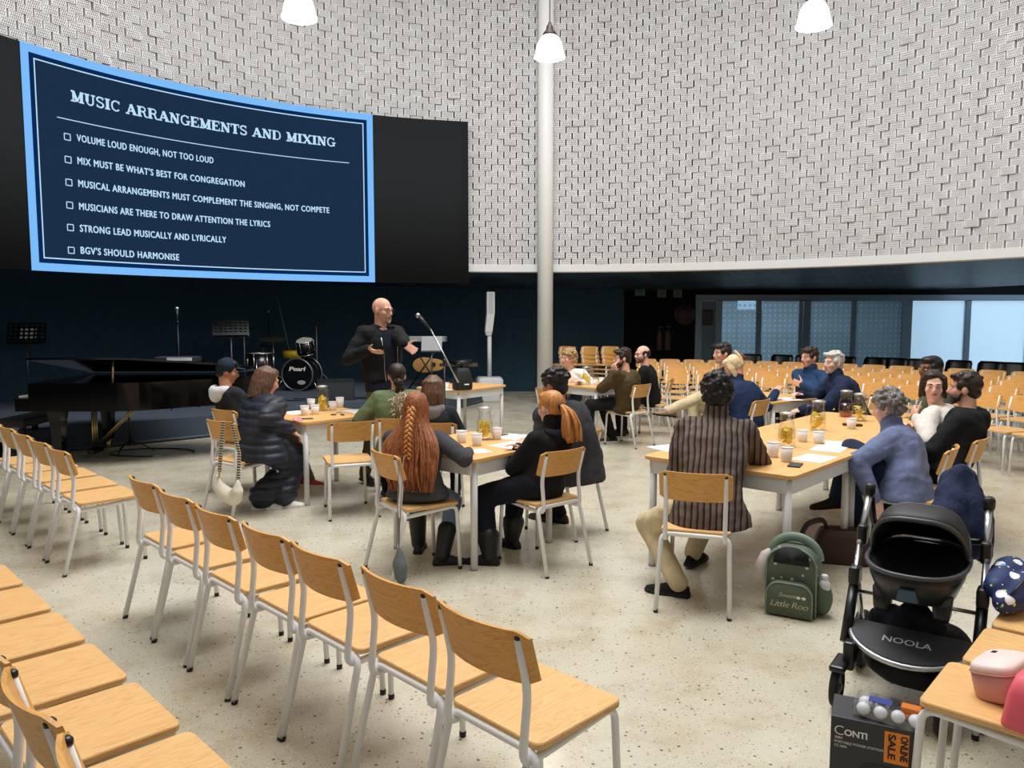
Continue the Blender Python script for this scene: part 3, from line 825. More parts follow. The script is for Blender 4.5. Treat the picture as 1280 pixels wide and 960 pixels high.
# left table
pitcher(T_(403, 513), 'glass pitcher with lemon slices on the left table', yaw=2.4)
cup(T_(389, 509), 'paper cup behind the others, left of the lemon pitcher', .085); cup(T_(381, 519), 'cream paper cup at the front left of the left table', .09); cup(T_(394, 518), 'cream paper cup in front of the lemon pitcher on the left table', .09); cup(T_(416, 513), 'paper cup right of the lemon pitcher on the left table'); cup(T_(425, 509.5), 'tall paper cup standing at the far edge of the left table', .105)
sheet(T_(368, 516), 'white sheet beside the puffer coat sleeve', .9, .21, .22); sheet(T_(446, 514), 'white sheet at the right end of the left table', .75, .2, .26)
phone(T_(372, 525), 'pink phone at the front corner of the left table', .4, mat('pink_case', (226, 150, 180), .5), up=False); pen(T_(382, 524), 'dark pen beside the pink phone', .2)
for k, (x, y) in enumerate(((417, 519), (424, 516), (428, 519))):
    b = MB(); b.box((0, 0, .006), (.05, .03, .012), bev=.005); o = b.build('wrapped_sweet', mat(['sweet_brown', 'sweet_silver', 'sweet_dark'][k], [(96, 58, 40), (190, 180, 176), (60, 40, 40)][k], .4)); o.location = T_(x, y); o.rotation_euler = (0, 0, k)
    tag(o, ['brown wrapped sweet nearest the lemon pitcher on the left table', 'silver wrapped sweet between the others on the left table', 'dark wrapped sweet beside the right sheet on the left table'][k], 'sweet', 'wrapped sweets on the left table')
# long table
pitcher(T_(983, 558), 'lemon pitcher nearest the striped jacket on the long table', yaw=.5); pitcher(T_(1022, 538), 'lemon pitcher in the middle of the long table', yaw=.3)
pitcher(T_(1057, 521), 'pitcher of red drink at the far end of the long table', glassy('red_drink', (.6, .08, .06), .1), False, yaw=2.6)
pitcher(T_(1074, 526), 'yellow lemon pitcher beside the red drink', yaw=1.)
cup(T_(983, 577), 'paper cup beside the phone on the long table', .095); cup(T_(966, 571), 'paper cup by the striped elbow on the long table', .1); cup(T_(1003, 552), 'left one of two paper cups before the middle pitcher'); cup(T_(1023, 554), 'right one of two paper cups before the middle pitcher'); cup(T_(1064, 536), 'paper cup with dark snacks beside it near the blue hoodie')
sheet(T_(1018, 573), 'white sheet behind the phone on the long table', -.75, .2, .28); sheet(T_(1036, 561), 'lower white sheet of the pair near the blue hoodie', -.6, .2, .27); sheet(T_(1050, 556), 'upper white sheet of the pair near the blue hoodie', -.4, .2, .27, TH + .003)
pen(T_(1066, 556), 'dark pen on the sheets near the blue hoodie', .1); phone(T_(994, 582), 'dark phone near the corner of the long table', -.5, BLACKP, .075, .14)
sheet(T_(838, 561), 'white sheet at the left corner of the long table', .5, .2, .28)
for x, y, l in ((1058, 532, 'small dark snack left of the paper cup by the blue hoodie'), (1073, 533, 'small dark snack right of the paper cup by the blue hoodie')):
    b = MB(); b.box((0, 0, .011), (.06, .04, .022), bev=.008); o = b.build('snack', mat('snack', (74, 44, 36), .6)); o.location = T_(x, y); tag(o, l, 'snack')
# far tables
pitcher(T_(733, 481), 'lemon pitcher on the far table in front of the white shirt')
cup(T_(722, 481), 'left paper cup on the far table'); cup(T_(744, 482), 'middle paper cup on the far table'); cup(T_(752, 480), 'right paper cup on the far table by the brown sleeve')
sheet(T_(984, 499), 'white sheet under the hands of the man with folded arms', .3)
cup(T_(558, 487), 'paper cup beside the black bag on the stage side table'); sheet(T_(551, 487), 'white sheet at the left end of the stage side table', .6)
bg = thing('equipment_bag', 'black equipment bag standing on the oak table beside the stage', 'bag', (*T_(578, 487)[:2], TH), .5)
b = MB(); b.rings([[V((x * k, y * k, z)) for x, y in rrect(.24, .16, .05)] for z, k in ((0, .9), (.02, 1), (.10, 1.0), (.22, .82), (.27, .6))]); b.build('bag_body', mat('bag_black', (18, 19, 22), .7, bumpn=(30, .3)), bg)
b = MB(); b.tube(bend([(-.09, 0, .25), (-.07, 0, .33), (.07, 0, .33), (.09, 0, .25)], .04), .008); b.build('handle', BLACKP, bg)
b = MB(); b.box((.02, -.083, .07), (.06, .006, .015)); b.build('badge', PAPER, bg)
# ------------------------------------------------------------------ people
SKIN = {}
def skin(name, rgb):
    if name in SKIN: return SKIN[name]
    m = mat('skin_' + name, rgb, .5, spec=.3); T = NT(m)
    c = lin(rgb); f = T.noise(T.coord('Object'), 22, 3)
    T.link(T.ramp(f, [(.3, tuple(x * .92 for x in c)), (.7, tuple(min(1, x * 1.05) for x in c))]), T.p.inputs['Base Color'])
    T.p.inputs['Subsurface Weight'].default_value = .0
    SKIN[name] = m; return m
LIGHT, PALE, TAN, DARK = skin('light', (222, 168, 144)), skin('pale', (232, 184, 162)), skin('tan', (190, 132, 102)), skin('dark', (120, 78, 58))
def hairmat(name, a, b, rough=.45):
    if name in MATS: return MATS[name]
    m = mat(name, a, rough, spec=.4); T = NT(m)
    v = T.coord('Object', (60, 60, 5)); f = T.noise(v, 2.0, 4, .6, .4)
    T.link(T.ramp(f, [(.32, lin(b)), (.62, lin(a))]), T.p.inputs['Base Color'])
    T.bump(f, .35, .01); return m
H_BLACK = hairmat('hair_black', (26, 23, 22), (8, 7, 7)); H_BROWN = hairmat('hair_brown', (122, 88, 64), (42, 28, 22)); H_DARK = hairmat('hair_dark_brown', (54, 38, 30), (20, 14, 12))
H_RED = hairmat('hair_red', (168, 100, 56), (84, 42, 22)); H_COPPER = hairmat('hair_copper', (216, 152, 84), (160, 92, 42)); H_BLOND = hairmat('hair_blond', (238, 216, 176), (196, 164, 118))
H_DBLOND = hairmat('hair_dark_blond', (190, 158, 112), (120, 92, 60)); H_GREY = hairmat('hair_grey', (140, 136, 130), (66, 62, 60)); H_SILVER = hairmat('hair_silver', (216, 212, 206), (140, 136, 132))
EYEW = mat('eye_white', (235, 232, 228), .25); IRIS = mat('iris', (44, 30, 24), .2); LIPS = mat('lips', (186, 96, 90), .45)

def remesh(b, vs, smooth=2):
    o = b.build('tmp_remesh', [])
    md = o.modifiers.new('r', 'REMESH'); md.mode = 'VOXEL'; md.voxel_size = vs; md.use_smooth_shade = True
    if smooth:
        sm = o.modifiers.new('s', 'SMOOTH'); sm.iterations = smooth; sm.factor = .5
    me = bpy.data.meshes.new_from_object(o.evaluated_get(bpy.context.evaluated_depsgraph_get()))
    old = o.data; bpy.data.objects.remove(o); bpy.data.meshes.remove(old)
    return me
def ik(a, b, l1, l2, pole):
    d = b - a; L = d.length
    if L > (l1 + l2) * .995:
        b = a + d.normalized() * (l1 + l2) * .995; d = b - a; L = d.length
    L = max(L, abs(l1 - l2) + .01)
    x = (l1 * l1 - l2 * l2 + L * L) / (2 * L); h = math.sqrt(max(l1 * l1 - x * x, 0))
    n = d.normalized(); p = pole - n * pole.dot(n); p.normalize()
    return a + n * x + p * h, b
def hand(b, w, d, n, right, S, curl=.5, spread=0.0):
    d = d.normalized(); n = (n - d * n.dot(d)).normalized(); t = d.cross(n) * (1 if right else -1)
    S *= 1.0
    for i in range(4):
        k = (.028 - .0188 * i) * S
        b.capsule(w + d * .012 * S + t * k * .7, w + d * .088 * S + t * k, .0135 * S, .0115 * S, 8)
    for i, L in enumerate((.072, .08, .075, .058)):
        k = (.028 - .0188 * i) * S; p = w + d * .09 * S + t * k; dd = (d + t * (.10 - .07 * i) * (1 + 3 * spread)).normalized(); r = .0092 * S
        for j, q in enumerate((.42, .32, .26)):
            dd = (dd * math.cos(curl * .8) + n * math.sin(curl * .8)).normalized()
            e = p + dd * L * q * S; b.capsule(p, e, r, r * .9, 8); p = e; r *= .92
    p = w + d * .028 * S + t * .030 * S; dd = (d * .62 + t * .75 + n * .25).normalized()
    for L, r in ((.042, .013), (.032, .0105), (.024, .009)):
        e = p + dd * L * S; b.capsule(p, e, r * S, r * .88 * S, 8); p = e; dd = (dd + d * .35 + n * .12 * (1 + curl)).normalized()

def person(label, hip, f, head, gaze, sk, top, legs, shoes, S=None, stand=False, hands=(None, None), palms=(None, None), curl=.55, elb=(None, None), feet=(None, None), fdir=(None, None),
           width=1.0, twist=0.0, hair=None, face=True, hdir=(None, None), glasses=None, beard=None, open_front=None, hood=None, skirt=0.0, hem=.0, quilt=False, collar=None, fold=.006, sleeve=.015, thick=.016, roll=0.0, legw=1.0, extra=None, bulge=.03, knees=(None, None), top0=-.14, shaft=0.0):
    f = V((f[0], f[1], 0)).normalized(); rt = V((f.y, -f.x, 0)); UP = V((0, 0, 1))
    C = V(head)
    if S is None:
        dz = math.hypot((C - V((hip[0], hip[1], .55))).length, 0) / .70; S = max(.84, min(1.06, dz))
    hz = .94 * S if stand else .455 + .095 * S
    hips = V((hip[0], hip[1], hz)); HS = max(.93, min(1.03, S))
    root = Matrix.Translation((hip[0], hip[1], 0)) @ Matrix.Rotation(yaw_of(f), 4, 'Z'); inv = root.inverted()
    g = V(gaze).normalized(); hr = g.cross(UP).normalized(); hu = hr.cross(g).normalized()
    if roll: q = Quaternion(g, roll); hr = q @ hr; hu = q @ hu
    HM = Matrix((hr, g, hu)).transposed()
    def hp(x, y, z): return C + HM @ V((x, y, z)) * HS
    N = C - UP * .175 * S - f * .03 * S - (g - UP * g.dot(UP)) * .0
    mid = (hips + N) / 2 - f * bulge * S
    def sp(t): return hips * (1 - t) ** 2 + mid * 2 * t * (1 - t) * 1.0 + N * t * t if False else (hips.lerp(mid, t).lerp(mid.lerp(N, t), t))
    sr = Quaternion(UP, twist) @ rt
    u = (sp(1) - sp(.8)).normalized()
    sh = [N - u * .05 * S + sr * k * .165 * S * width for k in (-1, 1)]
    # arms
    wr = []; el = []; hd = []
    for i, k in enumerate((-1, 1)):
        tg = hands[i]
        if tg is None: tg = hips + f * .30 * S + rt * k * .10 * S + UP * .10 * S if not stand else hips + rt * k * .24 * S - UP * .02
        pole = elb[i] or (sr * k * .7 - f * .35 - UP * .6)
        e, w = ik(sh[i], V(tg), .285 * S, .255 * S, V(pole)); el.append(e); wr.append(w)
    # legs
    hj = [hips + rt * k * .088 * S for k in (-1, 1)]; an = []; kn = []; fd = []
    for i, k in enumerate((-1, 1)):
        a = feet[i]
        if a is None: a = hips + f * (.40 if not stand else .02) * S + rt * k * .11 * S; a.z = .085
        kp = knees[i] or (f + UP * .7 + rt * k * .15)
        kk, a = ik(hj[i], V(a), .43 * S, .42 * S, V(kp)); kn.append(kk); an.append(a)
        d = fdir[i] or (f + rt * k * .12); fd.append(V(d).normalized())
    def torso(b, th, t0=-.10, top_t=1.0, k=1.0):
        rs = []
        prof = [(-.14, .150, .105), (-.05, .168, .120), (.10, .160, .112), (.28, .146, .104), (.5, .160, .112), (.7, .172, .116), (.84, .166, .105), (.94, .120, .085), (1.0, .066, .064)]
        for t, wx, dy in prof:
            if t < t0 - .001: continue
            tt = max(0, t); c = sp(tt); tan = (sp(min(1, tt + .05)) - sp(max(0, tt - .05))).normalized()
            if t < 0: c = c + tan * t * .66 * S
            r = rt.lerp(sr, max(0, min(1, t))).normalized(); fw = tan.cross(r) * -1
            if fw.dot(f) < 0: fw = -fw
            r2 = tan.cross(fw).normalized()
            ring = []
            for q in range(20):
                a = 2 * PI * q / 20; cx, sx = math.cos(a), math.sin(a)
                ex = math.copysign(abs(cx) ** .8, cx); ey = math.copysign(abs(sx) ** .9, sx)
                ring.append(c + r2 * ex * (wx * S * width * k + th) + fw * ey * (dy * S * k * (.5 + .5 * width) + th))
            rs.append(ring)
        b.rings(rs)
        for i in (0, 1): b.capsule(N - u * .03 * S, sh[i], .052 * S + th * .8, .056 * S + th, 12)
    # ---- body, one continuous surface
    b = MB()
    torso(b, -.004)
    for i in (0, 1):
        b.limb([sh[i], el[i], wr[i]], [.054 * S, .042 * S, .029 * S]); dd = (wr[i] - el[i]).normalized() if hdir[i] is None else V(hdir[i]).normalized()
        pn = palms[i] if palms[i] is not None else -UP - rt * (-1, 1)[i] * .3
        hand(b, wr[i], dd, V(pn), i == 1, S, curl)
        b.limb([hj[i], kn[i], an[i]], [.084 * S, .058 * S, .038 * S]); b.capsule(an[i] - UP * .04, an[i] + fd[i] * .06 - UP * .06, .024, .016)
    E = lambda c, r: b.ell(hp(*c), tuple(x * HS for x in r), R=HM, u=20, v=14)
    b.limb([N - u * .04 * S, hp(0, -.02, -.05)], [.062 * S, .056 * S])
    E((0, -.014, .028), (.076, .096, .088)); E((0, .026, -.022), (.062, .064, .086)); E((0, .036, -.070), (.048, .050, .044)); E((0, .066, -.096), (.022, .020, .018))
    b.limb([hp(0, .090, .014), hp(0, .108, -.026)], [.009, .0135]); b.limb([hp(-.010, .098, -.032), hp(.010, .098, -.032)], [.009, .009])
    b.limb([hp(-.042, .076, .026), hp(0, .086, .022), hp(.042, .076, .026)], [.012, .012, .012])
    for k in (-1, 1): E((k * .076, -.006, -.008), (.011, .020, .033)); E((k * .040, .058, -.022), (.024, .026, .028))
    E((0, .083, -.056), (.026, .014, .014))
    me = remesh(b, .0085 if face or hands[0] is not None else .010, 2)
    me.transform(inv); me.name = 'person'; me.materials.clear(); me.materials.append(sk)
    P = bpy.data.objects.new('person', me); COL.objects.link(P); P.matrix_world = root
    tag(P, label, 'person')
    def part(b, name, mt): o = b.build(name, mt, P); o.data.transform(inv); return o
    def garment(b, name, mt, vs=.0125, amp=fold, smooth=3, cut=None, q=False):
        me = remesh(b, vs, smooth); me.transform(inv)
        for v in me.vertices:
            p = v.co; n1 = noise.noise(p * 9 + V((hip[0] * 7, 3, 1))) + .6 * noise.noise(V((p.x * 16, p.y * 16, p.z * 26)))
            d = amp * n1
            if q: d += .012 * abs(math.sin(p.z * PI / .066)) - .005
            v.co = p + v.normal * d
        me.name = name; me.materials.clear(); me.materials.append(mt)
        if cut:
            bm = bmesh.new(); bm.from_mesh(me); bmesh.ops.delete(bm, geom=[fc for fc in bm.faces if cut(fc.calc_center_median())], context='FACES'); bm.to_mesh(me); bm.free()
        o = bpy.data.objects.new(name, me); COL.objects.link(o); o.parent = P
        if cut:
            so = o.modifiers.new('thick', 'SOLIDIFY'); so.thickness = .008; so.offset = -1
        return o
    # ---- trousers, shoes
    b = MB(); rs = []
    b.ell(hips - UP * .0, (.168 * S * width, .132 * S, .115 * S), R=Matrix((rt, f, UP)).transposed())
    for i in (0, 1):
        a = an[i] + (kn[i] - an[i]).normalized() * (shaft - .03 if shaft else -.012)
        b.limb([hj[i], kn[i], a], [.098 * S * legw, .073 * S * legw, .056 * S * legw])
    garment(b, 'trousers', legs, .0135, .005)
    sm = shoes if isinstance(shoes, (list, tuple)) else (shoes, shoes)
    for i in (0, 1):
        b = MB(); d = fd[i]; side = d.cross(UP).normalized() if abs(d.z) < .95 else rt; upv = side.cross(d).normalized()
        base = an[i] - upv * .085; rs = []
        for x, w, h in ((-.075, .012, .03), (-.068, .032, .062), (-.03, .037, .098), (.02, .037, .10), (.07, .041, .070), (.12, .045, .052), (.165, .040, .042), (.19, .024, .034), (.197, .006, .016)):
            rs.append([base + d * x * S + side * w * S * math.cos(t) + upv * (max(math.sin(t), -.0) * h * S + (.0 if math.sin(t) >= 0 else .0)) for t in [2 * PI * q / 16 for q in range(16)]])
        b.rings(rs)
        if shaft: b.limb([an[i] - upv * .02, an[i] + (kn[i] - an[i]).normalized() * shaft], [.058 * S, .074 * S * legw])
        so = part(b, 'shoe', sm[0])
        b = MB(); b.rings([[base + d * x * S + side * w * S * 1.06 * k + upv * z for k, z in ((-1, 0), (1, 0), (1, .022), (-1, .022))] for x, w in ((-.077, .014), (-.066, .033), (-.02, .037), (.03, .036), (.08, .043), (.13, .046), (.17, .040), (.198, .016))], smooth=False)
        o2 = b.build('sole', sm[1], so); o2.data.transform(inv)
    # ---- top garment
    if open_front:
        b = MB(); torso(b, .010, -.06); garment(b, 'shirt', open_front[0], .0125, .003)
        thick_ = thick + .012
    else: thick_ = thick
    b = MB(); torso(b, thick_, top0)
    if hem > 0:
        c = sp(0); b.rings([[c + rt * ((.178 + .03 * tt) * S * width + thick_) * math.cos(a) + f * ((.135 + .02 * tt) * S + thick_) * math.sin(a) - UP * (hem * tt) for a in [2 * PI * q / 20 for q in range(20)]] for tt in (-.3, 0, .5, 1)])
    for i in (0, 1):
        e = wr[i] + (el[i] - wr[i]).normalized() * .01
        b.limb([sh[i], el[i], e], [.058 * S + sleeve, .047 * S + sleeve, .034 * S + sleeve * .8])
        if skirt: b.limb([hj[i], kn[i], kn[i].lerp(an[i], skirt)], [.125 * S, .115 * S, .12 * S])
    if collar: b.limb([N - u * .01, N + (hp(0, -.02, -.05) - N) * collar], [.080 * S, .077 * S])
    cut = None
    if open_front:
        wd = open_front[1]; nz = N.z
        segs = [(inv @ a_, inv @ b_) for i in (0, 1) for a_, b_ in ((sh[i], el[i]), (el[i], wr[i]))]
        def near_arm(p):
            for a_, b_ in segs:
                d_ = b_ - a_; t_ = max(0, min(1, (p - a_).dot(d_) / d_.length_squared))
                if (a_ + d_ * t_ - p).length < .082 * S: return True
            return False
        cut = lambda p: p.y > .02 and not near_arm(p) and abs(p.x) < wd * (1 + .9 * max(0, (p.z - hz) / (nz - hz) - .6)) and p.z > hz - .25 and p.z < nz + .02
    garment(b, top[1], top[0], .0125, fold, 3, cut, quilt)
    if hood is not None:
        b = MB()
        pts = [N + sr * math.cos(t) * .105 * S - f * (.045 + .055 * math.sin(t)) * S + UP * (.012 - .035 * math.sin(t)) * S for t in [PI * q / 8 for q in range(9)]]
        b.limb(pts, [.028, .038, .044, .048, .050, .048, .044, .038, .028]); b.ell(N - f * .10 * S - UP * .05 * S, (.10, .05, .075), R=Matrix((rt, f, UP)).transposed())
        garment(b, 'hood', hood, .012, .006)
    # ---- face
    if face:
        for k in (-1, 1):
            b = MB(); b.ell(hp(k * .031, .082, .004), (.0135 * HS, .0085 * HS, .0056 * HS), u=12, v=8, R=HM); e = part(b, 'eye', EYEW)
            b = MB(); b.ell(hp(k * .031, .0885, .0045), (.0058, .0035, .0050), u=10, v=6, R=HM); o = b.build('iris', IRIS, e); o.data.transform(inv)
            b = MB(); b.tube([hp(k * .014, .092, .027), hp(k * .032, .089, .032), hp(k * .050, .076, .027)], [.0035, .004, .0022], 6); part(b, 'eyebrow', hair[1] if hair else H_DARK)
        b = MB(); b.tube([hp(-.022, .088, -.057), hp(-.01, .098, -.0545), hp(0, .0995, -.056), hp(.01, .098, -.0545), hp(.022, .088, -.057)], [.002, .005, .0055, .005, .002], 8); part(b, 'lips', LIPS)
    if glasses:
        b = MB()
        for k in (-1, 1):
            b.tube([hp(k * .033 + .023 * math.cos(t), .099, .004 + .017 * math.sin(t)) for t in [2 * PI * q / 16 for q in range(16)]], .0018, 6, closed=True)
            b.tube([hp(k * .056, .097, .008), hp(k * .078, .05, .010), hp(k * .082, .0, .006), hp(k * .080, -.02, -.008)], .0018, 6)
        b.tube([hp(-.011, .100, .008), hp(0, .103, .010), hp(.011, .100, .008)], .0018, 6); part(b, 'glasses', glasses)
    if beard:
        b = MB()
        if beard[1] == 'goatee':
            b.limb([hp(-.030, .084, -.050), hp(0, .100, -.044), hp(.030, .084, -.050)], [.008, .009, .008]); b.limb([hp(-.032, .080, -.055), hp(-.024, .082, -.088), hp(0, .086, -.104), hp(.024, .082, -.088), hp(.032, .080, -.055)], [.009, .012, .016, .012, .009])
        else:
            for k in (-1, 1): b.ell(hp(k * .046, .048, -.068), (.022, .034, .030), R=HM); b.limb([hp(k * .072, .008, -.030), hp(k * .062, .035, -.068), hp(k * .036, .066, -.094), hp(0, .080, -.104)], [.010, .014, .017, .019])
            b.limb([hp(-.032, .084, -.050), hp(0, .099, -.044), hp(.032, .084, -.050)], [.008, .0085, .008]); b.limb([hp(-.036, .078, -.06), hp(-.03, .078, -.085)], [.010, .012]); b.limb([hp(.036, .078, -.06), hp(.03, .078, -.085)], [.010, .012])
        garment(b, 'beard', beard[0], .006, .003, 1)
    # ---- hair
    if hair:
        kind, hm = hair[0], hair[1]; hb = MB()
        He = lambda c, r: hb.ell(hp(*c), tuple(x * HS for x in r), R=HM, u=20, v=14)
        rn = random.Random(hash((label[:12], 1)) % 1000 if False else len(label) * 7 + int(abs(hip[0]) * 100))
        def on(a, e, r=1.0):   # scalp point, a azimuth from back (0) , e elevation
            ca = math.cos(e); return (.081 * r * math.sin(a) * ca, -.018 - .098 * r * math.cos(a) * ca, .034 + .092 * r * math.sin(e))
        if kind in ('short', 'crop', 'wavy', 'curly', 'pony', 'bun', 'bob', 'long', 'braid', 'clip'):
            He((0, -.024, .040), (.0835, .096, .090))
            He((0, .028, .082), (.064, .060, .040)) if kind != 'bob' else He((.018, .018, .088), (.058, .056, .036))
            for k in (-1, 1): He((k * .068, .012, .024), (.016, .040, .036))
            if kind not in ('pony', 'bun', 'clip', 'braid'): He((0, -.052, -.025), (.066, .058, .055))
            else: He((0, -.050, -.005), (.066, .058, .055))
        if kind == 'balding':
            He((0, -.050, .012), (.0795, .070, .062))
            for k in (-1, 1): He((k * .070, -.004, .016), (.012, .040, .036))
        if kind == 'short':
            for q in range(26):
                a = rn.uniform(-PI, PI); e = rn.uniform(.5, 1.4); c = on(a, e, 1.0); He(c, (.022, .022, .016))
            for q in range(7): He((-.05 + .1 * q / 6, .072, .088 + rn.uniform(-.006, .008)), (.016, .022, .018))
        if kind == 'wavy':
            for q in range(60):
                a = rn.uniform(-PI, PI); e = rn.uniform(.15, 1.5); c = on(a, e, 1.06)
                if c[1] > .03 and c[2] < .07: continue
                He(c, (.02, .028, .018))
        if kind == 'curly':
            for q in range(240):
                a = rn.uniform(-PI, PI); e = rn.uniform(-.75, 1.5); c = on(a, e, rn.uniform(1.02, 1.24))
                if c[1] > .045 and c[2] < .062: continue
                if c[1] > .0 and c[2] < .0: continue
                He(c, (rn.uniform(.011, .019),) * 3)
        if kind in ('bob',):
            for q in range(46):
                a = -2.0 + 4.0 * q / 45; x, y, z = on(a, .35, 1.04); L = hair[2] if len(hair) > 2 else .17
                hb.limb([hp(*on(a * .7, 1.25, 1.02)), hp(x, y, z), hp(x * 1.16, y * 1.08 - .004, z - .10), hp(x * (1.0 + .3 * rn.random()), y * 1.02 - .012 * rn.random(), z - L + rn.uniform(-.015, .015))], [.012, .016, .016, .007])
        o = garment(hb, 'hair', hm, .0065, .0045 if kind != 'crop' else .002, 1)
        lb = MB()
        if kind in ('pony',):
            b0 = V(hp(0, -.118, .005)); L = hair[2]
            hb2 = MB(); hb2.tube([b0 + HM @ V((.02 * math.cos(t), 0, .02 * math.sin(t))) for t in [2 * PI * q / 12 for q in range(12)]], .008, 8, closed=True); part(hb2, 'hair_tie', BLACKP)
            for q in range(64):
                a = rn.uniform(0, 6.28); r = rn.uniform(0, 1); ox = math.cos(a) * r; oz = math.sin(a) * r; k = rn.uniform(.8, 1.05)
                dr = V(hair[3]) if len(hair) > 3 else V((0, 0, 0))
                p1 = b0 + HM @ V((ox * .012, -.01, oz * .012)); p2 = p1 - f * (.030 + oz * .02) - UP * .035 + rt * ox * .034 + dr * .3
                p3 = p2 - UP * L * .45 * k + rt * ox * .034 + f * .005 - f * (.025 * oz) + dr * .4; p4 = p3 - UP * L * .5 * k - rt * ox * .005 + f * .02 + dr * .35
                lb.tube(bend([b0 + HM @ V((0, .03, .01)), p1, p2, p3, p4], .08, 3), [.008] * 3 + [.013] * 10 + [.011] * 1 + [.010, .006, .003][:0] if False else .0105, 6)
        if kind == 'bun':
            hb2 = MB(); hb2.ell(hp(.0, -.125, -.045), (.036, .034, .036), R=HM)
            for q in range(6): t = q; hb2.tube([hp(.034 * math.cos(t + s), -.125 + .030 * math.sin(s * 2), -.045 + .034 * math.sin(t + s)) for s in (0, .5, 1, 1.5, 2)], .009, 6)
            part(hb2, 'ponytail', hm)
            for q in range(12):
                a = rn.uniform(-.5, .5); lb.tube(bend([hp(a * .05, -.12, -.05), hp(a * .08, -.15, -.09), hp(a * .10, -.14, -.17), hp(a * .08, -.13, -.20 - .03 * rn.random())], .04, 3), .010, 6)
        if kind in ('long', 'braid'):
            L = hair[2]
            for q in range(210):
                a = rn.uniform(-1.65, 1.65) if kind == 'braid' else rn.uniform(-1.9, 1.9); k = rn.uniform(.72, 1.0)
                x, y, z = on(a, .2, 1.05); top_ = hp(*on(a * .45, 1.2 + rn.uniform(-.2, .2), 1.03)); p1 = hp(x, y, z); p2 = hp(x * .98, y * 1.0 - .01, z - .13)
                zz = N.z - .02; tb = .78
                p3 = sp(.82) - f * (.135 + rn.uniform(.0, .05)) * S * (1 if abs(a) < 1.2 else .75) + rt * (math.sin(a) * .19 * S + rn.uniform(-.03, .03)); p3.z = sp(.82).z
                d = (sp(.55) - sp(.82)).normalized()
                p4 = sp(.82 - L * k * .55) - f * (.135 + rn.uniform(0, .065)) * S + rt * (math.sin(a) * .175 * S + rn.uniform(-.02, .02))
                p5 = sp(max(.02, .82 - L * k)) - f * (.13 + rn.uniform(0, .05)) * S + rt * (math.sin(a) * .15 * S + rn.uniform(-.02, .02))
                pts = bend([top_, p1, p2, p3, p4, p5], .07, 3); n_ = len(pts)
                lb.tube(pts, [.0095 if i_ < n_ - 4 else .009 * (n_ - i_) / 4 + .001 for i_ in range(n_)], 6)
            if kind == 'braid':
                bb = MB(); c0 = V(hp(0, -.118, .02)); c1 = sp(.62) - f * .20 * S
                for st in range(3):
                    pts = []
                    for q in range(49):
                        t = q / 48; c = c0.lerp(c1, t) - f * .035 * math.sin(t * PI); ph = t * 22 + st * 2 * PI / 3
                        pts.append(c + rt * .020 * math.sin(ph) - f * .012 * math.sin(2 * ph))
                    bb.tube(pts, [.0125 * (1 - .45 * q / 48) for q in range(49)], 8)
                part(bb, 'braid', H_COPPER)
        if lb.v: part(lb, 'hair_strands', hm)
        if kind == 'clip':
            cb = MB()
            He2 = MB()
            for q in range(26):
                t = rn.uniform(-1, 1); He2.limb([hp(.05 * t, -.10, -.02), hp(.035 * t, -.125, .05), hp(.02 * t, -.11 + .02 * rn.random(), .115 + .03 * rn.random())], [.012, .013, .006])
            for k in (-1, 1):
                for q in range(6): He2.limb([hp(k * .070, .035 - .01 * q, .06), hp(k * (.086), .035 - .008 * q, -.01), hp(k * .080, .035 - .008 * q, -.085 - .02 * rn.random())], [.008, .010, .005])
            garment(He2, 'hair_strands', hm, .006, .002, 1)
            for k in (-1, 1): cb.tube(bend([hp(k * .028, -.138, .085), hp(k * .032, -.15, .05), hp(k * .024, -.142, .012)], .03), .009, 8)
            cb.tube([hp(-.03, -.146, .05), hp(.03, -.146, .05)], .008, 8)
            part(cb, 'claw_clip', mat('tortoise_clip', (120, 58, 40), .3))
    if extra: extra(P, part, garment, hp, N, sp, f, rt, S, sh, el, wr)
    return P
PX = lambda x, y, Y: atY(x, y, Y)
C_ = cloth
BLKC = C_('black_cloth', (20, 20, 23)); NAVC = C_('navy_cloth', (28, 36, 54)); BLUE = C_('blue_fleece', (34, 62, 96)); JEAN = C_('dark_jeans', (36, 50, 76)); LJEAN = C_('light_jeans', (120, 146, 172))
OLIVE = C_('olive_trousers', (86, 80, 56)); BEIGE = C_('beige_trousers', (206, 188, 152)); BROWNJ = C_('brown_jacket', (76, 62, 36)); WHT = C_('white_shirt', (236, 232, 226), fold=.25); CREAM = C_('cream_sweater', (226, 218, 208))
GREYS = C_('charcoal_sweater', (66, 66, 70)); DGREY = C_('dark_grey_jacket', (56, 56, 60)); HOODY = C_('hoodie_blue', (106, 116, 150), fold=.4); GREEN = C_('parka_green', (100, 114, 78)); SAGE = C_('sage_jacket', (84, 98, 84)); COATN = mat('puffer_navy', (24, 32, 46), .55, bumpn=(9, .35, .03)); GREYT = C_('grey_trousers', (96, 92, 86))
SHB = mat('black_leather', (20, 20, 22), .45); SHW = mat('white_leather', (232, 228, 222), .5); SHBR = mat('tan_leather', (140, 104, 70), .55); SHR = mat('red_canvas', (170, 40, 46), .6); SOLW = mat('white_sole', (226, 224, 218), .6)
SOLB = mat('black_sole', (14, 14, 15), .7)
STRP = mat('striped_wool', (96, 82, 74), .9, spec=.2)
_T = NT(STRP); _v = _T.coord('Object'); _s = _T.new('ShaderNodeSeparateXYZ'); _T.link(_v, _s.inputs[0])
_w = _T.math('FRACT', _T.math('MULTIPLY', _T.math('ADD', _s.outputs[0], _T.math('MULTIPLY', _T.noise(_v, 5), .03)), 29.0))
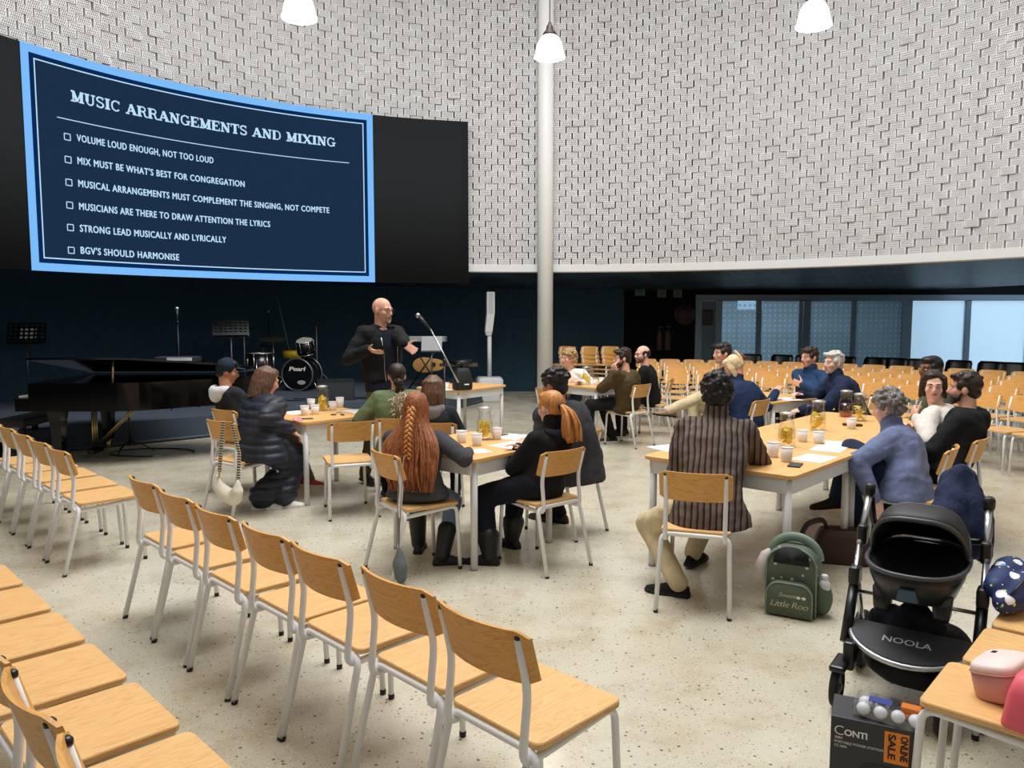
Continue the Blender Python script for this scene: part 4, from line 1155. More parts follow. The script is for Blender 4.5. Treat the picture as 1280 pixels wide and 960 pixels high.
_T.link(_T.ramp(_w, [(.0, lin((112, 98, 90))), (.48, lin((100, 86, 78))), (.58, lin((50, 40, 36))), (.82, lin((46, 37, 34))), (.92, lin((112, 98, 90)))]), _T.p.inputs['Base Color']); _T.bump(_T.noise(_v, 14, 4), .35, .02)

# speaker
def sp_extra(P, part, garment, hp, N, sp, f, rt, S, sh, el, wr):
    b = MB(); b.limb([N + rt * .07 + f * .05, N + rt * .085 - f * .04 + V((0, 0, .02)), N - f * .085 + V((0, 0, .03)), N - rt * .085 - f * .04 + V((0, 0, .02)), N - rt * .07 + f * .05], [.02, .024, .026, .024, .02]); garment(b, 'jacket_collar', BLKC, .012, .004)
    b = MB()
    for k in (-1, 1): b.tube([sp(.86) + rt * k * .10 + f * .142, sp(.6) + rt * k * .080 + f * .152, sp(.3) + rt * k * .078 + f * .142, sp(.12) + rt * k * .078 + f * .150], .004, 6)
    part(b, 'zip', ALU)
fs = (.72, -.70)
hs = PX(478, 388, 7.6)
person('bald man standing in an open black jacket and glasses, both hands held out', (hs.x + .0, hs.y + .04), fs, hs, (.86, -.50, -.12), LIGHT, (BLKC, 'jacket'), OLIVE, (SHB, SOLB), S=1.03, stand=True, hdir=(V((.75, -.45, -.45)), V((.80, -.55, -.2))),
       hands=(PX(506, 431, 7.22), PX(461, 437, 7.25)), palms=(V((-.5, -.6, .5)), V((.3, .4, .85))), curl=.22, elb=(V((1, .5, -.5)), V((-.9, .1, -.7))), feet=(PX(478, 604, 7.55), PX(455, 602, 7.65)),
       width=1.12, glasses=BLACKP, beard=(hairmat('beard_grey', (178, 152, 134), (128, 104, 90)), 'goatee'), open_front=(C_('navy_tee', (22, 26, 42)), .078), fold=.009, sleeve=.018, thick=.020, hem=.0, top0=.10, extra=sp_extra)
# person in the cap
def cap_extra(P, part, garment, hp, N, sp, f, rt, S, sh, el, wr):
    b = MB(); b.ell(hp(0, -.014, .052), (.088, .104, .082), R=None, u=20, v=12); garment(b, 'cap_crown', C_('cap_navy', (28, 40, 58)), .009, .001)
    b = MB(); rs = []
    for y, w in ((.07, .06), (.10, .066), (.13, .058), (.155, .036), (.165, .01)): rs.append([V(hp(-w, y, .052)), V(hp(0, y, .062)), V(hp(w, y, .052)), V(hp(w, y, .046)), V(hp(0, y, .056)), V(hp(-w, y, .046))])
    b.rings(rs); part(b, 'cap_brim', C_('cap_navy', (28, 40, 58)))
h = PX(284, 464, 7.4)
person('person in a navy cap and dark hoodie with white hood beside the puffer coat', (-2.52, 7.32), (.59, .81), h, (.93, .30, -.22), TAN, (C_('charcoal_hoodie', (38, 40, 44)), 'hoodie'), GREYT, (SHR, SOLW), S=.95, hands=(None, None),
       feet=(at(372, 596, .085), at(386, 597, .085)), fdir=(V((1, -.1, 0)), V((1, -.15, 0))), hair=('crop', H_BLACK), hood=C_('white_hood', (226, 224, 224)), extra=cap_extra)
# puffer coat
h = PX(334, 476, 6.85)
person('brown haired woman in a long dark navy puffer coat leaning on the left table', (-2.12, 6.52), (.60, .80), h, (.75, .62, -.35), LIGHT, (COATN, 'puffer_coat'), BLKC, (SHW, SOLW), S=.98, hands=(None, PX(362, 538, 6.55)), feet=(at(352, 622, .085), at(325, 624, .085)), fdir=(V((1, .1, 0)), V((1, .1, 0))),
       width=1.18, hair=('bob', H_BROWN, .235), hood=C_('coat_hood', (58, 46, 44)), skirt=.9, quilt=True, sleeve=.03, thick=.032, hem=.1, face=False, bulge=.06)
# green parka
def fur_extra(P, part, garment, hp, N, sp, f, rt, S, sh, el, wr):
    b = MB(); rn = random.Random(5)
    for q in range(1100):
        t = rn.uniform(0, PI); c = N + rt * (.05 + rn.gauss(0, .040)) - f * (.225 + rn.gauss(0, .022)) - V((0, 0, .09 + rn.gauss(0, .042)))
        d = V((rn.gauss(0, 1), rn.gauss(0, 1), rn.gauss(0, 1))).normalized(); b.tube([c, c + d * .03, c + d * .055 + V((0, 0, -.01))], [.007, .005, .001], 5)
    part(b, 'fur_trim', hairmat('fur', (222, 208, 184), (170, 152, 126), .9))
h = PX(496, 470, 6.9)
person('woman in a green parka with fur trimmed hood and dark ponytail, watching the speaker', (-.98, 6.74), (-.2, .98), h, (-.25, .95, .06), LIGHT, (GREEN, 'parka'), BLKC, (SHB, SOLB), S=.9, hands=(PX(464, 520, 7.0), None), hair=('bun', H_DARK), width=1.1, extra=fur_extra, face=False, sleeve=.024, thick=.03, hem=.12)
h = PX(541, 487, 6.5)
person('brown haired woman in a dark jacket seated beside the green parka', (-.63, 6.45), (.1, .99), h, (-.1, .98, -.05), LIGHT, (C_('dark_teal', (34, 40, 46)), 'jacket'), BLKC, (SHB, SOLB), S=.86, hair=('bob', H_BROWN, .20), face=False, hood=C_('grey_hood', (120, 116, 112)))
# braided girl
h = PX(521, 512, 5.12)
person('girl with very long braided red hair, charcoal sweater and light jeans at the square table', (-.62, 5.02), (.16, .98), h, (.16, .98, -.10), PALE, (GREYS, 'sweater'), LJEAN, (SHB, SOLB), S=.87, hands=(PX(560, 551, 5.75), PX(585, 566, 5.12)), elb=(None, V((.7, -.5, -.4))), feet=(None, at(553, 690, .085)), fdir=(None, V((.9, .2, 0))),
       hair=('braid', H_RED, .92), width=1.14, face=False, bulge=.05, hem=.06, shaft=.16)
# ponytail
h = PX(688, 510, 5.2)
person('woman with a copper red ponytail, black jacket and dark jeans at the square table', (.20, 5.13), (-.66, .75), h, (-.62, .75, -.12), PALE, (BLKC, 'jacket'), C_('ink_jeans', (18, 21, 32)), (SHB, SOLB), legw=1.2, shaft=.1, S=.90, hands=(PX(648, 560, 5.35), PX(655, 563, 5.3)), feet=(at(612, 690, .085), at(640, 670, .085)), fdir=(V((-1, .2, 0)), V((-.8, .6, 0))),
       hair=('pony', H_COPPER, .20, (.06, -.03, 0)), width=1.02, face=False, hood=BLKC, collar=.7)
h = PX(693, 482, 5.75)
person('black haired man in a dark grey jacket behind the red ponytail', (.50, 5.86), (-.75, .66), h, (-.75, .62, -.15), TAN, (DGREY, 'jacket'), BLKC, (SHB, SOLB), S=.98, hands=(None, None), hair=('wavy', H_BLACK), face=False, width=1.2, thick=.035, hem=.14, bulge=.09, feet=(at(700, 640, .085), None))
# far table
h = PX(711, 448, 10.6)
person('woman with curly dark blonde hair and a white shirt at the far table', (.82, 10.82), (-.35, -.94), h, (-.85, -.52, -.05), LIGHT, (WHT, 'shirt'), C_('jeans_blue', (62, 84, 120)), (SHB, SOLB), S=.97, hands=(PX(728, 478, 10.3), PX(704, 478, 10.3)), hair=('curly', H_DBLOND), width=1.15)
h = PX(778, 448, 9.85)
person('bearded man in a brown jacket with his hand at his mouth at the far table', (1.47, 9.93), (-.80, .6), h, (-.93, -.05, -.12), LIGHT, (BROWNJ, 'jacket'), BLKC, (SHB, SOLW), S=1.03, hands=(PX(768, 467, 9.75), PX(771, 466, 9.62)), hdir=(V((-.25, 0, .95)), V((-.3, .1, .9))), palms=(V((.8, .3, .3)), V((.8, .3, .2))), curl=1.0, elb=(V((-.5, .3, -1)), V((-.4, -.5, -1))), feet=(at(735, 548, .085), at(765, 545, .085)), fdir=(V((-1, 0, 0)), V((-1, -.1, 0))),
       hair=('short', H_DARK), beard=(H_DARK, 'full'), width=1.16, fold=.011, sleeve=.024, thick=.024, bulge=.06)
h = PX(803, 443, 10.6)
person('balding bearded man with glasses and a black shirt at the far table', (1.92, 10.7), (-.9, .3), h, (-.93, -.33, -.08), PALE, (C_('black_tee', (18, 20, 26)), 'shirt'), BLKC, (SHB, SOLB), S=1.0, hair=('balding', H_DARK), beard=(H_BROWN, 'full'), glasses=BLACKP, width=1.1, hands=(None, PX(786, 490, 10.3)))
# middle table
h = PX(903, 442, 9.5)
person('dark haired man in profile with beige trousers and a raised brown shoe', (2.72, 9.6), (-.95, .2), h, (-.98, -.18, -.02), LIGHT, (BLKC, 'jacket'), BEIGE, (SHBR, SOLB), S=1.05, hair=('short', H_DARK), feet=(atY(838, 512, 9.25), None), fdir=(V((-.95, -.1, .12)), None), knees=(V((-.2, 0, 1)), None))
h = PX(917, 459, 8.25)
person('blonde woman with a tortoise claw clip and a navy jacket leaning on her table', (2.46, 8.12), (-.55, .83), h, (-.80, .35, -.55), LIGHT, (C_('navy_jacket', (28, 46, 78)), 'jacket'), NAVC, (SHB, SOLB), S=1.0, hands=(None, PX(970, 490, 8.45)), feet=(None, atY(862, 532, 8.85)), fdir=(None, V((-1, .3, -.25))), hair=('clip', H_BLOND), width=1.15, bulge=.08, face=False, collar=.5)
h = PX(1012, 447, 9.2)
person('dark haired man in a blue jacket with folded arms', (3.62, 9.3), (-.82, -.45), h, (-.93, -.36, -.05), LIGHT, (BLUE, 'jacket'), BLKC, (SHB, SOLB), S=1.0, hands=(PX(1004, 482, 9.0), PX(1030, 482, 8.95)), palms=(V((.3, .6, 0)), V((.3, .6, 0))), elb=(V((.3, -.9, -.6)), V((-.9, .3, -.6))), hair=('short', H_DARK), width=1.18, sleeve=.026, thick=.026, fold=.011, collar=.5)
h = PX(1042, 454, 8.45)
person('silver haired man in a navy jacket turned to the left', (3.72, 8.4), (-.96, .1), h, (-.95, -.28, .03), PALE, (C_('deep_navy', (26, 38, 66)), 'jacket'), BLKC, (SHB, SOLB), S=1.03, hands=(PX(1003, 512, 8.2), PX(1000, 494, 8.6)), hair=('short', H_SILVER), width=1.2, sleeve=.026, thick=.026, fold=.011, collar=.5)
# long table
h = PX(896, 494, 4.78)
person('curly black haired man in a brown striped jacket and beige trousers, back to the camera', (1.15, 4.47), (.28, .96), h, (.22, .96, -.05), TAN, (STRP, 'striped_jacket'), BEIGE, (C_('black_suede', (24, 25, 30)), SOLB), S=1.0, hands=(PX(862, 572, 4.95), PX(938, 583, 5.05)), elb=(V((-.45, -.6, -.9)), V((.7, -.2, -.9))), feet=(at(847, 727, .085), at(866, 690, .10)), fdir=(V((-.85, .45, 0)), V((.6, .8, 0))), knees=(V((-.42, .85, .45)), V((.3, .7, .7))),
       hair=('curly', H_BLACK), face=False, width=1.06, fold=.012, sleeve=.024, thick=.026, hem=.10, collar=.8, legw=1.05, bulge=.05)
h = PX(1110, 510, 5.4)
person('woman with curly grey hair in a blue hoodie leaning on the long table', (2.66, 5.18), (-.80, .60), h, (-.75, .62, -.25), PALE, (HOODY, 'hoodie'), JEAN, (SHB, SOLB), S=.97, hands=(PX(1092, 622, 5.05), PX(1075, 572, 5.5)), elb=(V((-.9, -.3, -.6)), V((-.2, .8, -1))), feet=(atY(1046, 620, 5.55), at(1080, 672, .085)), fdir=(V((-.95, .25, -.12)), V((-.9, .2, 0))), knees=(V((-.2, 0, 1)), None),
       hair=('curly', H_GREY), face=False, width=1.28, fold=.011, sleeve=.024, thick=.024, hood=HOODY, hem=.10, bulge=.07, collar=.65)
h = PX(1206, 486, 5.72)
person('bearded dark haired man in a black hoodie turned to the left', (3.16, 5.6), (-.75, .66), h, (-.80, .58, .0), LIGHT, (BLKC, 'hoodie'), BLKC, (SHB, SOLB), S=1.0, hair=('short', H_DARK), beard=(H_DARK, 'full'), width=1.22, hood=BLKC, face=True, sleeve=.026, thick=.026, fold=.010, bulge=.05)
h = PX(1167, 483, 6.15)
person('dark haired woman in a cream sweater looking back at the camera', (3.38, 6.17), (-.75, .66), h, (-.42, -.90, -.06), PALE, (CREAM, 'sweater'), JEAN, (SHB, SOLB), S=.97, hands=(PX(1146, 522, 6.0), PX(1140, 535, 6.1)), palms=(V((.6, .3, .2)), None), curl=1.3, hair=('bob', H_DARK, .15), width=1.15, twist=-.1, bulge=.08)
h = PX(1163, 462, 6.9)
person('dark skinned person with cropped hair in a sage jacket behind the cream sweater', (3.80, 6.95), (-.8, .6), h, (-.93, -.25, .0), DARK, (SAGE, 'jacket'), BLKC, (SHB, SOLB), S=.98, hair=('crop', H_BLACK), width=1.1)
# ------------------------------------------------------------------ on and before the stage
GLOSS = mat('piano_black', (4, 4, 5), .1, spec=.4); BRASS = mat('brass', (196, 168, 108), .3, 1.0)
pn = thing('grand_piano', 'black grand piano with its lid propped low, in front of the stage', 'piano', (-5.25, 8.42, 0), math.radians(2))
out = [(0, 0), (.95, 0)] + [(.95 + 1.05 * k / 10, .62 * (k / 10) ** 2 * (3 - 2 * k / 10) * .95) for k in range(1, 10)] + [(2.08, .75), (2.16, 1.0), (2.08, 1.28), (1.85, 1.44), (1.6, 1.47), (0, 1.47)]
b = MB(); b.prism(out, .62, .93); b.prism([(-.16, 0.02), (0, 0.02), (0, 1.45), (-.16, 1.45)], .62, .76); b.build('case', GLOSS, pn)
b = MB(); R = Matrix.Translation((0, 1.47, .94)) @ Matrix.Rotation(math.radians(-9.5), 4, 'X') @ Matrix.Translation((0, -1.47, 0)); b.prism([(x - .02, y) for x, y in out], 0, .022, M=R); b.build('lid', GLOSS, pn)
b = MB(); b.cyl((.88, .06, .93), (.88, .09, 1.16), .011); b.build('prop_stick', BRASS, pn)
b = MB(); b.box((-.08, .735, .775), (.14, 1.3, .02)); b.build('keys', mat('piano_keys', (220, 216, 208), .4), pn)
for x, y in ((.22, .16), (.22, 1.30), (1.75, 1.15)):
    b = MB(); b.rings([[V((x + sx * w, y + sy * w, z)) for sx, sy in ((-1, -1), (1, -1), (1, 1), (-1, 1))] for z, w in ((.12, .045), (.5, .065), (.62, .08))], smooth=False); l = b.build('leg', GLOSS, pn)
    b = MB(); b.cyl((x - .02, y, .06), (x + .02, y, .06), .06, seg=16); b.cyl((x, y, .08), (x, y, .13), .03); b.build('caster', BRASS, l)
ly = MB()
for dy in (-.05, 0, .05): ly.cyl((.42, .55 + dy, .12), (.42, .55 + dy, .62), .009)
ly.cyl((.44, .5, .15), (.92, .5, .62), .009); ly.cyl((.44, .6, .15), (.92, .6, .62), .009); lo = ly.build('pedal_lyre', BRASS, pn)
b = MB(); b.box((.42, .55, .10), (.08, .26, .05), bev=.01); b.build('lyre_box', GLOSS, lo)
for dy in (-.07, 0, .07):
    b = MB(); b.box((.34, .55 + dy, .07), (.12, .03, .012), bev=.004); b.build('pedal', BRASS, lo)
bn = thing('piano_bench', 'dark bench beside the keyboard end of the piano', 'bench', (-5.62, 9.0, 0), 0)
b = MB(); b.box((0, 0, .46), (.36, .8, .09), bev=.02); b.build('seat', mat('bench_leather', (26, 22, 20), .45), bn)
for sx in (-1, 1):
    for sy in (-1, 1):
        b = MB(); b.box((sx * .14, sy * .34, .21), (.05, .05, .42)); b.build('leg', GLOSS, bn)
q = R @ V((1.42, .5, .022)); md = thing('stage_module', 'slim grey keyboard module lying on the piano lid', 'keyboard', pn.matrix_basis @ q, math.radians(3)); md.location.z += .01
b = MB(); b.box((0, 0, .03), (.46, .2, .06), bev=.008); b.build('module_case', mat('module_dark', (40, 42, 46), .4), md)
b = MB(); b.box((.05, -.103, .035), (.28, .006, .035)); b.build('module_panel', mat('module_panel', (200, 202, 206), .35), md)

def tripod(b, z0, r=.26, h=.14, n=3, a0=.4):
    for k in range(n):
        a = a0 + 2 * PI * k / n; b.tube(bend([(0, 0, z0 + h), (math.cos(a) * r * .5, math.sin(a) * r * .5, z0 + h * .75), (math.cos(a) * r, math.sin(a) * r, z0 + .012)], .05), .008, 6)
def mic_stand(p, lab, top, boom=None, mic=True, name='microphone_stand', boommat=None):
    t = thing(name, lab, 'microphone stand', p)
    b = MB(); tripod(b, 0); b.build('tripod_base', BLACKP, t)
    b = MB(); b.cyl((0, 0, .1), (0, 0, top), .010, seg=8); b.cyl((0, 0, top - .06), (0, 0, top - .01), .017, seg=8); b.build('pole', boommat or BLACKP, t)
    e = V((0, 0, top)); d = V((0, 0, 1))
    if boom:
        a, c = V(boom[0]), V(boom[1]); b = MB(); b.cyl(a, c, .008, seg=8); b.build('boom_arm', boommat or ALU, t); e = c; d = (c - a).normalized()
    if mic:
        b = MB(); b.tube([e - d * .02, e + d * .06, e + d * .14], [.010, .014, .020], 10); m = b.build('microphone', mat('mic_body', (60, 62, 66), .35, .5), t)
        b = MB(); b.ell(e + d * .165, (.027, .027, .027)); b.build('mic_head', mat('mic_mesh', (190, 192, 196), .35, .9), m)
    return t
def music_stand(p, lab, rz, h=1.05, mt=None, w=.5, d=.34):
    t = thing('music_stand', lab, 'music stand', p, rz)
    b = MB(); tripod(b, 0); b.build('tripod_base', BLACKP, t)
    b = MB(); b.cyl((0, 0, .1), (0, 0, h), .012, seg=8); b.build('pole', mat('grey_pole', (96, 98, 102), .35, .8), t)
    R = Matrix.Translation((0, 0, h)) @ Matrix.Rotation(math.radians(62), 4, 'X')
    b = MB()
    if mt: b.box((0, .1, 0), (w, d, .012), M=R, bev=.004)
    else:      # perforated desk : crossing bars leave the holes open
        for k in range(8): b.box((-w / 2 + w * k / 7, .1, 0), (.026, d, .006), M=R)
        for k in range(6): b.box((0, .1 - d / 2 + d * k / 5, 0), (w, .028, .006), M=R)
    b.box((0, .1 - d / 2, .03), (w, .012, .06), M=R); b.build('desk', mt or BLACKP, t)
    return t
ZS = .30
def on_stage(px, py): return at(px, py, ZS)
ms_ = music_stand(on_stage(37, 505), 'black perforated music stand at the left behind the piano lid', .35, 1.0)
MD = ms_.matrix_basis @ Matrix.Translation((0, 0, 1.0)) @ Matrix.Rotation(math.radians(62), 4, 'X')
b = MB(); b.box((.02, .12, -.012), (.21, .2, .003), M=MD); o = b.build('sheet_music', PAPER); tag(o, 'white sheet showing through the holes of the left music stand', 'paper')
mic_stand(on_stage(226, 511), 'upright microphone stand behind the piano', 1.30)
mic_stand(at(163, 566), 'low black stand on the floor beside the piano', .62, mic=False)
music_stand(on_stage(291, 494), 'black music stand with open slots left of the drums', .35, 1.05, None, .56, .28)
# drums
DRB = mat('drum_black', (16, 16, 18), .2, spec=.6)
bd = on_stage(372, 489); yw = math.radians(-8)
dk = thing('bass_drum', 'black bass drum with white lettering and a mounted tom, on the stage', 'drum', bd, yw)
def drum(b, c, r, l, axis='Y'):
    M = Matrix.Translation(c) @ (Matrix.Rotation(PI / 2, 4, 'X') if axis == 'Y' else (Matrix.Rotation(axis, 4, 'X') if not isinstance(axis, str) else Matrix.Identity(4)))
    b.lathe([(r, -l / 2), (r, l / 2)], M=M, seg=32); return M
b = MB(); M = drum(b, V((0, .22, .30)), .28, .44); b.build('drum_shell', DRB, dk)
for z in (0.0, .44):
    b = MB(); b.tube([(0 + .29 * math.cos(t), z, .30 + .29 * math.sin(t)) for t in [2 * PI * k / 32 for k in range(32)]], .016, 8, closed=True)
    b.build('hoop', mat('drum_hoop', (120, 122, 126), .3, .7), dk)
b = MB(); b.lathe([(.272, .225), (.001, .226)], M=M, seg=32, cap0=False, cap1=False); hd_ = b.build('drum_head', mat('drum_head', (10, 10, 11), .25), dk)
LT = mat('white_lettering', (235, 235, 232), .5)
font_text('lettering', 'Pearl', LT, dk, lambda a, c: V((-.15 + .30 * a + .02 * c, -.012, .37 + .075 * c)), .02, .9)
b = MB(); b.lathe([(.055, .229), (.001, .23)], V((0, 0, 0)), M=M @ Matrix.Translation((.08, -.14, 0)) @ Matrix.Diagonal((1.4, .7, 1, 1)), cap0=False, cap1=False); b.build('port_hole', mat('port_grey', (170, 172, 174), .3), dk)
def tom(parent, c, r, l, tilt, nm='rack_tom'):
    b = MB(); M = drum(b, V(c), r, l, tilt); o = b.build(nm, DRB, parent)
    b = MB()
    for z in (-l / 2, l / 2): b.tube([M @ V((r * 1.04 * math.cos(t), r * 1.04 * math.sin(t), z)) for t in [2 * PI * k / 24 for k in range(24)]], .009, 6, closed=True)
    for k in range(6):
        a = 2 * PI * k / 6 + .3; b.cyl(M @ V((r * 1.05 * math.cos(a), r * 1.05 * math.sin(a), -l / 2)), M @ V((r * 1.05 * math.cos(a), r * 1.05 * math.sin(a), l / 2)), .008, seg=6)
    b.build('rim_hardware', CHROME, o)
    b = MB(); b.lathe([(r * .98, l / 2 + .002), (.001, l / 2 + .003)], M=M, cap0=False, cap1=False); b.build('drum_skin', mat('drum_skin', (190, 188, 182), .5), o)
tom(dk, (.10, .16, .80), .15, .24, .35)
b = MB(); b.cyl((.02, .2, .58), (.06, .2, .74), .014); b.build('tom_mount', CHROME, dk)
for s in (-1, 1):
    b = MB(); b.cyl((s * .27, .05, .26), (s * .40, -.04, 0), .008, seg=6); b.build('spur', CHROME, dk)
ft = thing('floor_tom', 'black floor tom left of the bass drum', 'drum', on_stage(327, 491), 0); tom(ft, (0, 0, .50), .21, .40, 0.0, 'floor_tom_shell')
for k in range(3):
    a = k * 2.1 + .5; b = MB(); b.cyl((.225 * math.cos(a), .225 * math.sin(a), 0), (.225 * math.cos(a), .225 * math.sin(a), .6), .008, seg=6); b.build('leg', CHROME, ft)
sn = thing('snare_drum', 'yellow shelled snare drum behind the tom', 'drum', on_stage(357, 487) + V((0, .5, 0)), 0)
b = MB(); b.lathe([(.18, .56), (.18, .70)], seg=28); b.build('snare_shell', mat('yellow_shell', (214, 186, 36), .35), sn)
b = MB(); b.cyl((0, 0, .1), (0, 0, .56), .012); tripod(b, 0, .22, .2); b.build('snare_stand', CHROME, sn)
CYM = mat('cymbal', (150, 140, 112), .35, .9)
def cymbal(p, lab, h, r, tilt=.2, off=(0, 0)):
    t = thing('cymbal_stand', lab, 'cymbal', p)
    b = MB(); tripod(b, 0, .28, .3); b.cyl((0, 0, .25), (0, 0, h), .011, seg=8); b.build('stand', mat('stand_chrome', (158, 160, 164), .3, .4), t)
    b = MB(); M = Matrix.Translation((off[0], off[1], h)) @ Matrix.Rotation(tilt, 4, 'X') @ Matrix.Rotation(tilt * .5, 4, 'Y')
    b.lathe([(r, 0), (r * .4, .018), (.05, .026), (.035, .045), (.01, .05), (.01, .044), (.035, .038), (r * .4, .012), (r, -.003)], M=M, seg=32, cap0=False, cap1=False); b.build('cymbal_disc', CYM, t)
cymbal(on_stage(307, 488), 'dark crash cymbal at the left of the drums', 1.13, .24, -.12); cymbal(on_stage(343, 488), 'ride cymbal tilted above the floor tom', .93, .24, .12); cymbal(on_stage(330, 486), 'pair of hi-hat discs lower left of the drums', .80, .18, .03); cymbal(on_stage(397, 484), 'thin splash cymbal on a tall chrome stand right of the drums', 1.20, .14, .1)
mic_stand(on_stage(364, 482), 'tall boom stand rising over the drum kit', .62, ((-.0, 0, .60), (-.30, .2, 1.78)), False, boommat=mat('boom_grey', (150, 154, 160), .4, .2))
mic_stand(on_stage(338, 480), 'black microphone stand behind the cymbals', 1.28)
wd = thing('stage_monitor', 'dark wedge monitor lying at the stage edge behind the lemon pitcher', 'loudspeaker', on_stage(420, 499), .25)
b = MB(); pf = [(-.2, 0), (.2, 0), (.2, .12), (-.02, .34), (-.2, .30)]; b.rings([[V((x, a, z)) for a, z in pf] for x in (-.29, .29)], smooth=False); b.build('cabinet', mat('monitor_box', (24, 26, 30), .6), wd)
b = MB(); b.quad((-.27, -.204, .01), (.27, -.204, .01), (.27, -.204, .28), (-.27, -.204, .28)); b.build('grille', mat('monitor_grille', (42, 45, 50), .7), wd)
cb = MB()
for k in range(4):
    p = on_stage(345 + 22 * k, 500 - k); cb.tube(bend([p + V((0, 0, .008)), p + V((.5, -.25 + .1 * k, .008)), p + V((.9, .1, .008)), p + V((1.3, -.05 * k, .008))], .3, 6), .008, 6)
tag(cb.build('stage_cables', BLACKP), 'black cables trailing over the stage floor in front of the drums', 'cable')
cb = MB(); p = at(190, 566); cb.tube([p + V((.5 * math.cos(t), .28 * math.sin(t), .008)) for t in [2 * PI * k / 24 for k in range(20)]], .008, 6)
tag(cb.build('floor_cable', BLACKP), 'black cable looped on the floor beside the piano stand', 'cable')
# right part of the stage
kb = thing('keyboard', 'silver stage keyboard on a black stand right of the speaker', 'keyboard', on_stage(532, 486), -.1)
b = MB(); b.box((0, 0, .93), (.78, .26, .10), bev=.015); b.build('keyboard_case', mat('keyboard_silver', (150, 154, 160), .35), kb)
b = MB()
for s in (-1, 1): b.cyl((s * .3, -.1, .0), (-s * .3, .1, .88), .015)
b.build('stand', BLACKP, kb)
music_stand(on_stage(540, 492), 'grey solid music stand in front of the silver keyboard', .05, .78, mat('stand_grey', (150, 152, 156), .5), .36, .30)
gt = thing('acoustic_guitar', 'pale wooden acoustic guitar resting on a low stand behind the grey music stand', 'guitar', at(539, 482, ZS), 0)
def lobe(t): return .19 + .055 * math.cos(2 * t) * (1) - .035 * math.cos(t)
gq = [(lobe(t) * 1.25 * math.cos(t), lobe(t) * .95 * math.sin(t)) for t in [2 * PI * k / 40 for k in range(40)]]
GM = Matrix.Translation((0, 0, .40)) @ Matrix.Rotation(math.radians(78), 4, 'X')
b = MB(); b.prism(gq, -.05, .05, M=GM); gb = b.build('body', OAKB, gt)
b = MB(); b.lathe([(.05, .052), (.001, .053)], M=GM @ Matrix.Translation((.05, 0, 0)), cap0=False, cap1=False); b.build('sound_hole', BLACKP, gb)
b = MB(); b.box((.48, 0, .05), (.62, .055, .022), M=GM); b.box((.84, 0, .045), (.15, .075, .018), M=GM); b.build('neck', mat('rosewood', (52, 34, 26), .4), gt)
b = MB(); b.tube([(-.15, -.15, 0), (-.15, 0, .14), (-.15, .15, 0)], .012, 6); b.tube([(.15, -.15, 0), (.15, 0, .14), (.15, .15, 0)], .012, 6); b.tube([(-.15, 0, .14), (.15, 0, .14)], .012, 6); b.build('guitar_stand', BLACKP, gt)
st = thing('drum_stool', 'black round stool on the stage right of the guitar', 'stool', on_stage(577, 492), 0)
b = MB(); b.lathe([(.12, .50), (.19, .52), (.2, .56), (.18, .60), (.01, .61)]); b.build('seat', BLACKP, st)
b = MB(); tripod(b, 0, .24, .2); b.cyl((0, 0, .15), (0, 0, .5), .02); b.build('base', BLACKP, st)
pm = V((-.70, 8.05, 0)); mt_ = mic_stand(pm, 'microphone on a long silver boom in front of the audience table', 1.22, None, False)
d1 = atY(573, 478, 7.95) - pm; d0 = atY(538, 411, 8.1) - pm
b = MB(); b.cyl(d1, d0, .009, seg=8); b.build('boom_arm', ALU, mt_)
dd = (d0 - d1).normalized() + V((-.35, 0, .0)); dd.normalize(); b = MB(); b.tube([d0, d0 + dd * .12, d0 + dd * .17], [.010, .016, .022], 10); m_ = b.build('microphone', mat('mic_body', (60, 62, 66), .35, .5), mt_)
b = MB(); b.ell(d0 + dd * .195, .026); b.build('mic_head', mat('mic_mesh', (190, 192, 196), .35, .9), m_)
WPL = mat('white_plastic', (206, 208, 210), .5)
p = at(612, 501); ls = thing('column_loudspeaker', 'slim white column loudspeaker on a box sub beside the stage', 'loudspeaker', p, .15)
b = MB(); b.rings([[V((x * k, y * k, z)) for x, y in rrect(.50, .44, .06)] for z, k in ((0, .97), (.02, 1), (.42, 1), (.47, .86))]); b.build('sub_cabinet', WPL, ls)
b = MB(); b.cyl((.0, 0, .45), (.0, 0, 1.30), .042); b.build('pole', WPL, ls)
b = MB(); pf = [(-.02, 1.28, .05), (-.02, 1.36, .07), (.02, 1.72, .075), (.02, 2.10, .075), (.02, 2.12, .07)]
b.rings([[V((cx + sx * w, sy * w * 1.1, z)) for sx, sy in ((-1, -1), (1, -1), (1, 1), (-1, 1))] for cx, z, w in pf], smooth=False); b.build('column_array', WPL, ls)
b = MB(); b.box((.02, -.084, 1.90), (.10, .006, .40)); b.build('grille', mat('white_grille', (176, 178, 182), .6), ls)

# ------------------------------------------------------------------ signs and fire gear on the dark wall
def wall_sign(px, py, w, h, name, lab, mt, mark):
    p = atY(px, py, FY - .01); t = thing(name, lab, 'sign', p)
    b = MB(); b.box((0, -.01, 0), (w, .02, h), bev=.004); b.build('sign_board', mt, t)
    b = MB(); mark(b); b.build('pictogram', mat('sign_mark', (30, 60, 62), .5), t)
def run_mark(b):
    b.ell((.02, -.022, .07), (.014, .004, .014)); b.tube([(.02, -.023, .05), (0, -.023, 0), (.035, -.023, -.04), (.02, -.023, -.08)], .008, 6); b.tube([(0, -.023, 0), (-.04, -.023, -.03), (-.07, -.023, -.02)], .008, 6); b.tube([(-.05, -.023, .03), (.015, -.023, .045), (.05, -.023, .01)], .007, 6)
def arrow_mark(b): b.tube([(-.05, -.023, 0), (.05, -.023, 0)], .01, 6); b.tube([(.01, -.023, .04), (.05, -.023, 0), (.01, -.023, -.04)], .01, 6)
